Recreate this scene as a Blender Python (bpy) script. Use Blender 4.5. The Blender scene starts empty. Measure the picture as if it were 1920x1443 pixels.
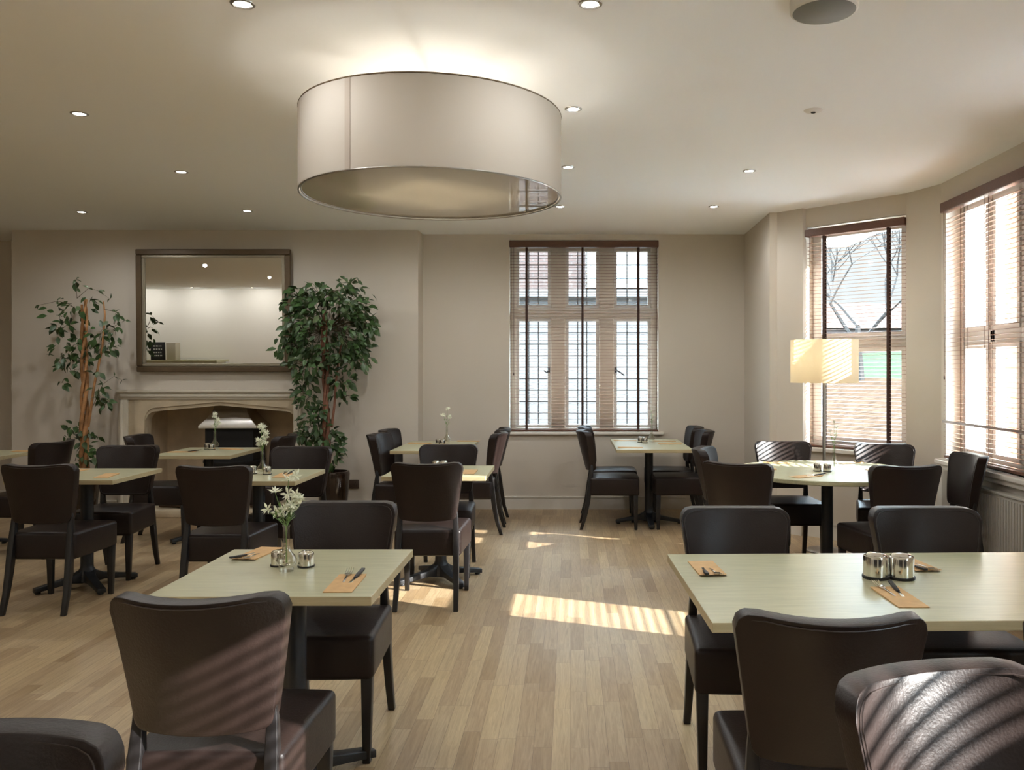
import bpy, bmesh, math, random
from mathutils import Vector, Matrix
PI = math.pi
SC = bpy.context.scene
COL = SC.collection
# ------------------------------------------------------------------ camera, world, sun, exposure
F, VX, VY, CH = 1600.0, 1070.0, 694.0, 1.46          # focal length in px, vanishing point, camera height
CEIL = 2.89
cam = bpy.data.objects.new('camera', bpy.data.cameras.new('camera'))
COL.objects.link(cam)
cam.location = (0, 0, CH)
cam.rotation_euler = (PI / 2, 0, 0)
cam.data.sensor_width = 36
cam.data.lens = F / 1920 * 36
cam.data.shift_x = -(VX - 960) / 1920
cam.data.shift_y = -(721.5 - VY) / 1920
cam.data.clip_start = 0.05
SC.camera = cam
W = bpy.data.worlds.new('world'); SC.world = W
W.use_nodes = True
nt = W.node_tree; nt.nodes.clear()
_o = nt.nodes.new('ShaderNodeOutputWorld'); _b = nt.nodes.new('ShaderNodeBackground')
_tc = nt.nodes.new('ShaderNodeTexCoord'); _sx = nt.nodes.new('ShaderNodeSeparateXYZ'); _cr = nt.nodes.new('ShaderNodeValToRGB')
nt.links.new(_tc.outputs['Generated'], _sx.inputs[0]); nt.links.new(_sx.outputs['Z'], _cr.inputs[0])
_cr.color_ramp.elements[0].position = 0.205; _cr.color_ramp.elements[0].color = (0.0150, 0.0163, 0.0168, 1)   # sky dimmed at window-view angles, made bright above to light the room
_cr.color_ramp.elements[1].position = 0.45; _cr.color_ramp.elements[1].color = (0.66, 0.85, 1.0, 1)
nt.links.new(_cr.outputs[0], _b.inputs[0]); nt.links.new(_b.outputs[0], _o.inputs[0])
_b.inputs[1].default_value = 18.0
SUN_DIR = Vector((-0.915, 0.375, -0.44)).normalized()
sun = bpy.data.objects.new('sun', bpy.data.lights.new('sun', 'SUN'))
COL.objects.link(sun)
sun.rotation_euler = SUN_DIR.to_track_quat('-Z', 'Y').to_euler()
sun.data.energy = 10.5; sun.data.angle = 0.0075; sun.data.color = (1, 0.96, 0.92)
SC.view_settings.view_transform = 'Standard'
SC.view_settings.look = 'None'
SC.view_settings.exposure = 1.8
SC.view_settings.gamma = 1
SC.view_settings.use_curve_mapping = False
DOWNLIGHT_W, PENDANT_W, FLOOR_LAMP_W = 5.8, .85, .42
SC.cycles.use_denoising = True
SC.cycles.max_bounces = 10; SC.cycles.diffuse_bounces = 6; SC.cycles.glossy_bounces = 4
SC.cycles.transparent_max_bounces = 24; SC.cycles.sample_clamp_indirect = 6
SC.cycles.caustics_reflective = False; SC.cycles.caustics_refractive = False

# ------------------------------------------------------------------ materials
def mat(name, col, rough=0.6, metal=0.0, spec=0.5, bump=None, coat=0.0, vary=None, sheen=0):
    m = bpy.data.materials.new(name); m.use_nodes = True
    n = m.node_tree.nodes; l = m.node_tree.links; p = n['Principled BSDF']
    p.inputs['Base Color'].default_value = (*col, 1); p.inputs['Roughness'].default_value = rough
    p.inputs['Metallic'].default_value = metal; p.inputs['Specular IOR Level'].default_value = spec
    p.inputs['Coat Weight'].default_value = coat
    if bump or vary:
        tc = n.new('ShaderNodeTexCoord')
    if vary:                                  # (scale, amount)
        t = n.new('ShaderNodeTexNoise'); t.inputs['Scale'].default_value = vary[0]; t.inputs['Detail'].default_value = 4
        l.new(tc.outputs['Object'], t.inputs['Vector'])
        r = n.new('ShaderNodeValToRGB'); k = vary[1]
        r.color_ramp.elements[0].position = 0.3; r.color_ramp.elements[1].position = 0.7
        r.color_ramp.elements[0].color = (*[c * (1 - k) for c in col], 1)
        r.color_ramp.elements[1].color = (*[min(1, c * (1 + k)) for c in col], 1)
        l.new(t.outputs['Fac'], r.inputs[0]); l.new(r.outputs[0], p.inputs['Base Color'])
    if bump:                                  # list of (scale, strength)
        prev = None
        for sc_, st in bump:
            t = n.new('ShaderNodeTexNoise'); t.inputs['Scale'].default_value = sc_; t.inputs['Detail'].default_value = 3
            l.new(tc.outputs['Object'], t.inputs['Vector'])
            b = n.new('ShaderNodeBump'); b.inputs['Strength'].default_value = st; b.inputs['Distance'].default_value = 0.01
            l.new(t.outputs['Fac'], b.inputs['Height'])
            if prev: l.new(prev.outputs[0], b.inputs['Normal'])
            prev = b
        l.new(prev.outputs[0], p.inputs['Normal'])
    return m

def wood(name, c1, c2, axis='x', scale=6, stretch=14, rough=0.4, spec=0.5, bump=0.05):
    m = mat(name, c1, rough, spec=spec); n = m.node_tree.nodes; l = m.node_tree.links; p = n['Principled BSDF']
    tc = n.new('ShaderNodeTexCoord'); mp = n.new('ShaderNodeMapping')
    s = {'x': (1, stretch, stretch), 'y': (stretch, 1, stretch), 'z': (stretch, stretch, 1)}[axis]
    mp.inputs['Scale'].default_value = s
    l.new(tc.outputs['Object'], mp.inputs[0])
    t = n.new('ShaderNodeTexNoise'); t.inputs['Scale'].default_value = scale; t.inputs['Detail'].default_value = 6
    t.inputs['Roughness'].default_value = 0.65; t.inputs['Distortion'].default_value = 0.6
    l.new(mp.outputs[0], t.inputs['Vector'])
    r = n.new('ShaderNodeValToRGB'); r.color_ramp.elements[0].position = 0.3; r.color_ramp.elements[1].position = 0.72
    r.color_ramp.elements[0].color = (*c2, 1); r.color_ramp.elements[1].color = (*c1, 1)
    l.new(t.outputs['Fac'], r.inputs[0]); l.new(r.outputs[0], p.inputs['Base Color'])
    b = n.new('ShaderNodeBump'); b.inputs['Strength'].default_value = bump; l.new(t.outputs['Fac'], b.inputs['Height'])
    l.new(b.outputs[0], p.inputs['Normal'])
    return m

def floor_material():
    m = mat('floor_planks', (.4, .28, .16), 0.36); n = m.node_tree.nodes; l = m.node_tree.links; p = n['Principled BSDF']
    tc = n.new('ShaderNodeTexCoord'); sp = n.new('ShaderNodeSeparateXYZ'); cb = n.new('ShaderNodeCombineXYZ')
    l.new(tc.outputs['Object'], sp.inputs[0]); l.new(sp.outputs['X'], cb.inputs['Y'])
    dv = n.new('ShaderNodeMath'); dv.operation = 'DIVIDE'; dv.inputs[1].default_value = 0.072; l.new(sp.outputs['X'], dv.inputs[0])
    fl = n.new('ShaderNodeMath'); fl.operation = 'FLOOR'; l.new(dv.outputs[0], fl.inputs[0])
    wn = n.new('ShaderNodeTexWhiteNoise'); wn.noise_dimensions = '1D'; l.new(fl.outputs[0], wn.inputs['W'])
    ma = n.new('ShaderNodeMath'); ma.operation = 'MULTIPLY_ADD'; ma.inputs[1].default_value = 2.3; l.new(wn.outputs['Value'], ma.inputs[0]); l.new(sp.outputs['Y'], ma.inputs[2])
    l.new(ma.outputs[0], cb.inputs['X'])
    def brick(bw, rh, freq):
        k = n.new('ShaderNodeTexBrick'); k.offset = 0.0; k.offset_frequency = freq
        k.inputs['Color1'].default_value = (0, 0, 0, 1); k.inputs['Color2'].default_value = (1, 1, 1, 1); k.inputs['Mortar'].default_value = (.5, .5, .5, 1)
        k.inputs['Scale'].default_value = 1; k.inputs['Brick Width'].default_value = bw; k.inputs['Row Height'].default_value = rh
        k.inputs['Mortar Size'].default_value = 0.0006; k.inputs['Mortar Smooth'].default_value = 0.1; k.inputs['Bias'].default_value = 0.0
        l.new(cb.outputs[0], k.inputs['Vector']); return k
    k = brick(0.58, 0.072, 2)
    r = n.new('ShaderNodeValToRGB'); e = r.color_ramp.elements
    e[0].position = 0; e[0].color = (.34, .235, .125, 1); e[1].position = 1; e[1].color = (.50, .38, .22, 1)
    x = e.new(.35); x.color = (.40, .29, .17, 1); x = e.new(.7); x.color = (.46, .35, .21, 1)
    l.new(k.outputs['Color'], r.inputs[0])
    mp = n.new('ShaderNodeMapping'); mp.inputs['Scale'].default_value = (1.6, 26, 1)
    l.new(cb.outputs[0], mp.inputs[0])
    # shift the grain from plank to plank
    ad = n.new('ShaderNodeVectorMath'); ad.operation = 'MULTIPLY_ADD'; ad.inputs[1].default_value = (7, 3, 11)
    l.new(k.outputs['Color'], ad.inputs[0]); l.new(mp.outputs[0], ad.inputs[2])
    t = n.new('ShaderNodeTexNoise'); t.inputs['Scale'].default_value = 2.6; t.inputs['Detail'].default_value = 6
    t.inputs['Roughness'].default_value = .65; t.inputs['Distortion'].default_value = 1.2
    l.new(ad.outputs[0], t.inputs['Vector'])
    g = n.new('ShaderNodeValToRGB'); g.color_ramp.elements[0].position = .3; g.color_ramp.elements[0].color = (.74, .70, .66, 1)
    g.color_ramp.elements[1].position = .65; g.color_ramp.elements[1].color = (1.08, 1.08, 1.08, 1)
    l.new(t.outputs['Fac'], g.inputs[0])
    mx = n.new('ShaderNodeMix'); mx.data_type = 'RGBA'; mx.blend_type = 'MULTIPLY'; mx.inputs[0].default_value = 1
    l.new(r.outputs[0], mx.inputs[6]); l.new(g.outputs[0], mx.inputs[7])
    dk = n.new('ShaderNodeMix'); dk.data_type = 'RGBA'; dk.inputs[7].default_value = (.12, .07, .04, 1)
    l.new(k.outputs['Fac'], dk.inputs[0]); l.new(mx.outputs[2], dk.inputs[6]); l.new(dk.outputs[2], p.inputs['Base Color'])
    b = n.new('ShaderNodeBump'); b.inputs['Strength'].default_value = .08; b.inputs['Distance'].default_value = .01
    l.new(t.outputs['Fac'], b.inputs['Height']); l.new(b.outputs[0], p.inputs['Normal'])
    return m

def glass_thin(name, tint=(1, 1, 1), refl=0.05):
    m = bpy.data.materials.new(name); m.use_nodes = True; n = m.node_tree.nodes; l = m.node_tree.links; n.clear()
    o = n.new('ShaderNodeOutputMaterial'); tr = n.new('ShaderNodeBsdfTransparent'); gl = n.new('ShaderNodeBsdfGlossy')
    tr.inputs[0].default_value = (*tint, 1); gl.inputs['Roughness'].default_value = 0.02
    mx = n.new('ShaderNodeMixShader'); fr = n.new('ShaderNodeLayerWeight'); fr.inputs[0].default_value = .5
    pw = n.new('ShaderNodeMath'); pw.operation = 'POWER'; pw.inputs[1].default_value = 3.0; l.new(fr.outputs['Facing'], pw.inputs[0])
    ma = n.new('ShaderNodeMath'); ma.operation = 'MULTIPLY_ADD'; ma.inputs[1].default_value = .5 + refl; ma.inputs[2].default_value = .03 + refl * .3; ma.use_clamp = True
    l.new(pw.outputs[0], ma.inputs[0]); l.new(ma.outputs[0], mx.inputs[0]); l.new(tr.outputs[0], mx.inputs[1]); l.new(gl.outputs[0], mx.inputs[2]); l.new(mx.outputs[0], o.inputs[0])
    return m

def emit(name, col, s):
    m = bpy.data.materials.new(name); m.use_nodes = True; p = m.node_tree.nodes['Principled BSDF']
    p.inputs['Base Color'].default_value = (*col, 1)
    p.inputs['Emission Color'].default_value = (*col, 1); p.inputs['Emission Strength'].default_value = s
    return m

def fabric_shade(name, col, trans=0.5):
    m = bpy.data.materials.new(name); m.use_nodes = True; n = m.node_tree.nodes; l = m.node_tree.links; n.clear()
    o = n.new('ShaderNodeOutputMaterial'); d = n.new('ShaderNodeBsdfDiffuse'); t = n.new('ShaderNodeBsdfTranslucent'); mx = n.new('ShaderNodeMixShader')
    d.inputs[0].default_value = (*col, 1); t.inputs[0].default_value = (*col, 1); mx.inputs[0].default_value = trans
    l.new(d.outputs[0], mx.inputs[1]); l.new(t.outputs[0], mx.inputs[2]); l.new(mx.outputs[0], o.inputs[0])
    return m

def diffuser_material():
    m = bpy.data.materials.new('acrylic_diffuser'); m.use_nodes = True; n = m.node_tree.nodes; l = m.node_tree.links; n.clear()
    o = n.new('ShaderNodeOutputMaterial'); d = n.new('ShaderNodeBsdfDiffuse'); t = n.new('ShaderNodeBsdfTranslucent'); g = n.new('ShaderNodeBsdfGlossy')
    m1 = n.new('ShaderNodeMixShader'); m2 = n.new('ShaderNodeMixShader'); lw = n.new('ShaderNodeFresnel'); lw.inputs[0].default_value = 2.2
    d.inputs[0].default_value = (.66, .56, .43, 1); t.inputs[0].default_value = (.93, .86, .72, 1); g.inputs['Roughness'].default_value = 0.015
    m1.inputs[0].default_value = .88
    l.new(d.outputs[0], m1.inputs[1]); l.new(t.outputs[0], m1.inputs[2]); l.new(m1.outputs[0], m2.inputs[1]); l.new(g.outputs[0], m2.inputs[2])
    l.new(lw.outputs[0], m2.inputs[0]); l.new(m2.outputs[0], o.inputs[0])
    return m

def brick_mat(name, c1, c2, mortar, bw=.22, rh=.075):
    m = mat(name, c1, .9); n = m.node_tree.nodes; l = m.node_tree.links
    tc = n.new('ShaderNodeTexCoord'); mp = n.new('ShaderNodeMapping'); mp.inputs['Rotation'].default_value = (PI / 2, 0, 0)
    k = n.new('ShaderNodeTexBrick'); k.inputs['Scale'].default_value = 1; k.inputs['Brick Width'].default_value = bw; k.inputs['Row Height'].default_value = rh
    k.inputs['Mortar Size'].default_value = .008; k.inputs['Color1'].default_value = (*c1, 1); k.inputs['Color2'].default_value = (*c2, 1); k.inputs['Mortar'].default_value = (*mortar, 1)
    l.new(tc.outputs['Object'], mp.inputs[0]); l.new(mp.outputs[0], k.inputs['Vector']); l.new(k.outputs['Color'], n['Principled BSDF'].inputs['Base Color'])
    return m

M = dict(
    floor=floor_material(),
    wall=mat('wall_paint', (.615, .565, .49), .85, bump=[(60, .03)]),
    ceil=mat('ceiling_paint', (.93, .955, .975), .9),
    trim=mat('white_gloss_trim', (.72, .69, .63), .4),
    leather=mat('brown_leather', (.016, .0095, .008), .40, spec=.32, bump=[(9, .10), (160, .09)], vary=(3, .2)),
    piping=mat('leather_seam', (.025, .016, .014), .45),
    legs=wood('ebonised_wood', (.012, .011, .012), (.007, .006, .006), 'z', 6, 8, .36),
    table=wood('limed_oak_top', (.52, .50, .325), (.38, .37, .23), 'x', 5, 16, .30, .5, .02),
    edge=wood('limed_oak_edge', (.50, .42, .25), (.40, .33, .19), 'x', 5, 16, .4, .5, .02),
    iron=mat('black_cast_iron', (.012, .013, .015), .42, metal=.0, bump=[(80, .05)]),
    chrome=mat('polished_steel', (.80, .78, .72), .12, metal=1),
    dark=mat('black_rubber', (.01, .01, .01), .5),
    kraft=mat('kraft_paper', (.58, .36, .16), .75, vary=(30, .08)),
    glass=glass_thin('vase_glass', (.985, .985, .975), .10),
    pane=glass_thin('window_pane', (.97, .98, .97), .02),
    slat=wood('walnut_slat_face', (.32, .19, .13), (.24, .14, .095), 'x', 8, 12, .3),
    blind=wood('walnut_slat', (.16, .075, .045), (.10, .045, .028), 'x', 8, 12, .4),
    tape=mat('brown_tape', (.05, .022, .015), .8),
    stone=mat('carved_stone', (.56, .47, .33), .85, vary=(6, .12), bump=[(40, .2)]),
    stonepale=mat('painted_stone', (.62, .57, .47), .6, bump=[(30, .05)]),
    soot=mat('sooty_stone', (.62, .50, .35), .9, vary=(3, .22), bump=[(15, .3)]),
    hood=mat('brushed_hood', (.62, .60, .56), .25, metal=1, vary=(4, .15)),
    black=mat('matt_black', (.008, .008, .008), .7),
    mirror=mat('silvered_glass', (.90, .90, .88), .0, metal=1),
    frame=mat('bronze_frame', (.115, .078, .042), .4, metal=.25, vary=(20, .1)),
    slip=mat('silver_slip', (.36, .33, .26), .3, metal=.7),
    leaf=mat('ficus_leaf', (.040, .085, .024), .4, vary=(9, .55)),
    leafpale=mat('ficus_leaf_pale', (.08, .12, .05), .42, vary=(9, .5)),
    trunk=mat('ficus_bark', (.40, .20, .08), .8, vary=(14, .35), bump=[(30, .4)]),
    twig=mat('ficus_twig', (.075, .055, .028), .8),
    trunkd=mat('ficus_bark_dark', (.20, .085, .05), .8, vary=(14, .35), bump=[(30, .4)]),
    pot=mat('glazed_pot', (.028, .016, .010), .12, spec=.7, vary=(6, .5)),
    soil=mat('soil', (.03, .02, .012), 1),
    shade=fabric_shade('cream_drum_fabric', (.62, .575, .515), .28),
    lampshade=fabric_shade('lamp_fabric', (.82, .74, .58), .5),
    diffuser=diffuser_material(),
    steel=mat('brushed_steel', (.45, .44, .42), .3, metal=1),
    bulb=emit('bulb_glow', (1, .86, .62), 6),
    spot=emit('downlight_glow', (1, .93, .8), 16),
    white=mat('white_plastic', (.72, .70, .66), .35),
    grille=mat('grey_grille', (.20, .20, .185), .5),
    socket=mat('brown_socket', (.07, .045, .03), .4),
    petal=mat('white_petal', (.80, .82, .66), .6),
    stem=mat('green_stem', (.16, .27, .08), .6),
    rad=mat('radiator_enamel', (.50, .48, .43), .4),
    mullion=mat('stone_mullion', (.72, .68, .61), .85, bump=[(40, .1)]),
    upvc=mat('white_casement', (.74, .73, .70), .35),
    lead=mat('lead_came', (.06, .06, .06), .5),
    salt=mat('jar_filling', (.30, .24, .13), .8),
    plank=mat('log_bark', (.10, .06, .035), .9, bump=[(30, .4)]),
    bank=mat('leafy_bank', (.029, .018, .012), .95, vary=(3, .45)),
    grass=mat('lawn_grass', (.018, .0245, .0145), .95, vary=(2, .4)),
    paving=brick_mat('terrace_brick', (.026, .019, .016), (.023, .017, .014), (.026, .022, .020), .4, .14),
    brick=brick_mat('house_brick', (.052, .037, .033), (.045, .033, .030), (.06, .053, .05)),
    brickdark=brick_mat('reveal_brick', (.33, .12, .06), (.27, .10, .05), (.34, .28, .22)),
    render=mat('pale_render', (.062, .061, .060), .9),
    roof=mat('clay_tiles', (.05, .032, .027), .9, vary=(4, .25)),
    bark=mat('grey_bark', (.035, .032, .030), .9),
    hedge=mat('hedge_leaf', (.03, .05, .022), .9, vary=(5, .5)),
    chalk=mat('chalkboard', (.012, .013, .013), .7),
    chalkmark=mat('chalk_marks', (.55, .55, .52), .9),
    counter=mat('beige_box', (.40, .36, .28), .7),
    socketwhite=mat('valve_white', (.7, .7, .68), .4),
)

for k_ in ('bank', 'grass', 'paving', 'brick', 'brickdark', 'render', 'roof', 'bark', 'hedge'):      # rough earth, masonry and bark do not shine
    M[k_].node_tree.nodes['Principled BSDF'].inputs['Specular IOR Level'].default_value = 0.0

# ------------------------------------------------------------------ mesh helpers
class B:
    """collects shapes into one mesh"""
    def __init__(s): s.v = []; s.f = []; s.m = []; s.cur = 0
    def add(s, vs, fs, mi=None):
        o = len(s.v); s.v += [tuple(v) for v in vs]; s.f += [tuple(i + o for i in f) for f in fs]; s.m += [s.cur if mi is None else mi] * len(fs); return s
    def box(s, x0, x1, y0, y1, z0, z1, mi=None, T=None):
        vs = [(x, y, z) for z in (z0, z1) for y in (y0, y1) for x in (x0, x1)]
        if T is not None: vs = [T @ Vector(v) for v in vs]
        return s.add(vs, [(0, 2, 3, 1), (4, 5, 7, 6), (0, 1, 5, 4), (1, 3, 7, 5), (3, 2, 6, 7), (2, 0, 4, 6)], mi)
    def prism(s, poly, z0, z1, mi=None):
        a = sum(poly[i][0] * poly[(i + 1) % len(poly)][1] - poly[(i + 1) % len(poly)][0] * poly[i][1] for i in range(len(poly)))
        if a < 0: poly = poly[::-1]
        n = len(poly)
        return s.add([(x, y, z0) for x, y in poly] + [(x, y, z1) for x, y in poly],
                     [tuple(range(n - 1, -1, -1)), tuple(range(n, 2 * n))] + [(i, (i + 1) % n, n + (i + 1) % n, n + i) for i in range(n)], mi)
    def lathe(s, prof, n=24, c=(0, 0), z0=0, mi=None):
        """prof: list of (r, z)"""
        vs = []; fs = []
        for r, z in prof:
            for k in range(n):
                a = 2 * PI * k / n; vs.append((c[0] + r * math.cos(a), c[1] + r * math.sin(a), z0 + z))
        for j in range(len(prof) - 1):
            for k in range(n):
                k2 = (k + 1) % n; fs.append((j * n + k, j * n + k2, (j + 1) * n + k2, (j + 1) * n + k))
        if prof[0] == prof[-1]: return s.add(vs, fs, mi)
        if prof[0][0] > 1e-5: fs.append(tuple(range(n - 1, -1, -1)))
        if prof[-1][0] > 1e-5: fs.append(tuple(range((len(prof) - 1) * n, len(prof) * n)))
        return s.add(vs, fs, mi)
    def tube(s, pts, r, n=8, mi=None, closed=False):
        pts = [Vector(p) for p in pts]; N = len(pts); rs = r if isinstance(r, (list, tuple)) else [r] * N
        vs = []; fs = []; up = Vector((0, 0, 1)); prevx = None
        for i, p in enumerate(pts):
            if closed: d = pts[(i + 1) % N] - pts[i - 1]
            else: d = pts[min(i + 1, N - 1)] - pts[max(i - 1, 0)]
            d.normalize()
            x = d.cross(up) if abs(d.z) < .95 else d.cross(Vector((0, 1, 0)))
            if prevx is not None:
                x = prevx - d * prevx.dot(d)
            x.normalize(); prevx = x.copy(); y = d.cross(x)
            for k in range(n):
                a = 2 * PI * k / n; vs.append(p + (x * math.cos(a) + y * math.sin(a)) * rs[i])
        for j in range(N if closed else N - 1):
            j2 = (j + 1) % N
            for k in range(n):
                k2 = (k + 1) % n; fs.append((j * n + k, j * n + k2, j2 * n + k2, j2 * n + k))
        if not closed: fs += [tuple(range(n - 1, -1, -1)), tuple(range((N - 1) * n, N * n))]
        return s.add(vs, fs, mi)
    def sweepbox(s, secs, mi=None):
        """secs: list of 4-point cross sections"""
        vs = [p for q in secs for p in q]; fs = [(3, 2, 1, 0)]; n = len(secs)
        for j in range(n - 1):
            for k in range(4): fs.append((j * 4 + k, j * 4 + (k + 1) % 4, (j + 1) * 4 + (k + 1) % 4, (j + 1) * 4 + k))
        fs.append(tuple((n - 1) * 4 + k for k in range(4)))
        return s.add(vs, fs, mi)
    def obj(s, name, mats, parent=None, smooth=True, bevel=0, seg=2, angle=40, loc=None):
        me = bpy.data.meshes.new(name); me.from_pydata([tuple(v) for v in s.v], [], s.f)
        if not isinstance(mats, (list, tuple)): mats = [mats]
        for m_ in mats: me.materials.append(m_)
        me.polygons.foreach_set('material_index', s.m)
        bm = bmesh.new(); bm.from_mesh(me); bmesh.ops.recalc_face_normals(bm, faces=bm.faces)
        for f in bm.faces: f.smooth = smooth
        for e in bm.edges:
            if len(e.link_faces) == 2 and e.calc_face_angle(0) > math.radians(angle): e.smooth = False
        bm.to_mesh(me); bm.free()
        o = bpy.data.objects.new(name, me); COL.objects.link(o)
        if parent: o.parent = parent
        if loc: o.location = loc
        if bevel:
            b = o.modifiers.new('soft_edges', 'BEVEL'); b.width = bevel; b.segments = seg; b.limit_method = 'ANGLE'; b.angle_limit = math.radians(38)
            b.harden_normals = False
            for e in me.edges: e.use_edge_sharp = False
        return o

def tag(o, label=None, cat=None, group=None, kind=None):
    if label: o['label'] = label
    if cat: o['category'] = cat
    if group: o['group'] = group
    if kind: o['kind'] = kind
    return o
def thing(name, label, cat, loc=(0, 0, 0), rz=0, group=None):
    o = bpy.data.objects.new(name, None); COL.objects.link(o); o.empty_display_size = .1
    o.location = loc; o.rotation_euler = (0, 0, rz); return tag(o, label, cat, group)
def structure(o): o['kind'] = 'structure'; return o
def dup(root, loc=None, rz=None, label=None, group=None):
    def cp(o, par):
        c = o.copy(); COL.objects.link(c)
        if par: c.parent = par
        for ch in o.children: cp(ch, c)
        return c
    r = cp(root, None)
    if loc is not None: r.location = loc
    if rz is not None: r.rotation_euler = (0, 0, rz)
    if label: r['label'] = label
    if group: r['group'] = group
    return r
def rad(d): return d * PI / 180
def at_table(px, py, z=.76):                # photo measurement -> point on a table top of height z
    Y = F * (CH - z) / (py - VY); return ((px - VX) * Y / F, Y)

# ------------------------------------------------------------------ room shell
RX = 2.84                                    # long window wall
structure(B().box(-11.3, 3.2, -3.6, 9.9, -.12, 0).obj('floor', M['floor'], smooth=False))
structure(B().box(-11.3, 3.2, -3.6, 9.9, CEIL, CEIL + .2).obj('ceiling', M['ceil'], smooth=False))
BK = 8.985
def wall_y(b, x0, x1, y0, y1, openings, z1=CEIL, z0=0):   # wall running along X
    x = x0
    for a, c, za, zb in sorted(openings):
        b.box(x, a, y0, y1, z0, z1); b.box(a, c, y0, y1, z0, za); b.box(a, c, y0, y1, zb, z1); x = c
    b.box(x, x1, y0, y1, z0, z1)
def wall_x(b, y0, y1, x0, x1, openings, z1=CEIL, z0=0):
    y = y0
    for a, c, za, zb in sorted(openings):
        b.box(x0, x1, y, a, z0, z1)
        if za > z0: b.box(x0, x1, a, c, z0, za)
        b.box(x0, x1, a, c, zb, z1); y = c
    b.box(x0, x1, y, y1, z0, z1)
WX0, WX1, WZ0, WZ1 = -.645, .925, .815, 2.83     # leaded window opening
b = B(); wall_y(b, -1.557, 2.10, BK, BK + .32, [(WX0, WX1, WZ0, WZ1)]); structure(b.obj('wall_back', M['wall'], smooth=False))
FX0, FX1, FZ = -4.42, -2.775, 1.13               # fireplace opening
b = B()
b.box(-5.705, FX0, 8.71, 9.45, 0, CEIL); b.box(FX1, -1.557, 8.71, 9.45, 0, CEIL); b.box(FX0, FX1, 8.71, 9.45, FZ, CEIL); b.box(FX0, FX1, 9.35, 9.45, 0, FZ)
structure(b.obj('wall_chimney_breast', M['wall'], smooth=False))
structure(B().box(-11.2, -5.705, 9.43, 9.6, 0, CEIL).obj('wall_alcove', M['wall'], smooth=False))
structure(B().box(-11.2, -11.0, -3.4, 9.43, 0, CEIL).obj('wall_left', M['wall'], smooth=False))
structure(B().box(-11.2, 3.1, -3.5, -3.3, 0, CEIL).obj('wall_behind', mat('far_wall_paint', (.74, .71, .64), .85), smooth=False))
structure(B().prism([(1.83, BK), (1.804, 7.74), (2.02, 7.74), (2.10, BK)], 0, CEIL).obj('wall_return', M['wall'], smooth=False))
# canted bay
PA, PA2, PB, PC, PD, PE = (1.804, 7.74), (1.872, 7.738), (2.049, 7.536), (2.084, 7.56), (2.713, 6.90), (RX, 6.54)
b = B()
b.prism([PA, PA2, PB, PC, (2.31, 7.79), (2.2, 7.9), (2.02, 7.9)], 0, CEIL)
b.prism([PD, PE, (3.16, 6.54), (3.16, 6.95), (2.93, 7.12)], 0, CEIL)
ud = Vector((PD[0] - PC[0], PD[1] - PC[1])); LCD = ud.length; ud.normalize(); no = Vector((-ud.y, ud.x))
if no.x < 0: no = -no
def cd(s, o): return (PC[0] + ud.x * s + no.x * o, PC[1] + ud.y * s + no.y * o)
BZ0, BZ1 = .785, 2.72
b.prism([cd(0, 0), cd(LCD, 0), cd(LCD, .3), cd(0, .3)], 0, BZ0)
b.prism([cd(0, 0), cd(LCD, 0), cd(LCD, .3), cd(0, .3)], BZ1, CEIL)
structure(b.obj('wall_bay', M['wall'], smooth=False))
# long window wall
SW = [(4.62, 6.46), (3.62, 4.32), (-.65, .93)]
b = B(); wall_x(b, -3.5, 6.54, RX, RX + .30, [(a, c, .79, 2.72) for a, c in SW]); structure(b.obj('wall_right', M['wall'], smooth=False))

# skirting boards
def skirting(name, pts):
    b = B()
    for (x0, y0), (x1, y1) in zip(pts, pts[1:]):
        d = Vector((x1 - x0, y1 - y0, 0)); L = d.length; d.normalize(); nrm = Vector((d.y, -d.x, 0))
        T = Matrix(((d.x, nrm.x, 0, x0), (d.y, nrm.y, 0, y0), (0, 0, 1, 0), (0, 0, 0, 1)))
        b.box(-.0, L + .0, -.001, .018, 0, .11, T=T); b.box(0, L, -.001, .011, .11, .125, T=T); b.box(0, L, -.001, .022, .123, .135, T=T)
    return structure(b.obj(name, M['trim'], smooth=False))
skirting('baseboard_back', [(-1.557, BK), (1.83, BK)])
skirting('baseboard_return', [(1.83, BK), (1.804, 7.74)])
skirting('baseboard_breast_right', [(-1.557, 8.71), (-1.557, BK)])
skirting('baseboard_breast_front', [(-2.71, 8.71), (-1.557, 8.71)])
skirting('baseboard_breast_left', [(-5.705, 8.71), (-4.62, 8.71)])
skirting('baseboard_alcove', [(-11, 9.43), (-5.705, 9.43)])
skirting('baseboard_bay', [PA2, PB, PC, PD, PE])
skirting('baseboard_right', [PE, (RX, -3.3)])
skirting('baseboard_left', [(-11, -3.3), (-11, 9.43)])

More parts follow.
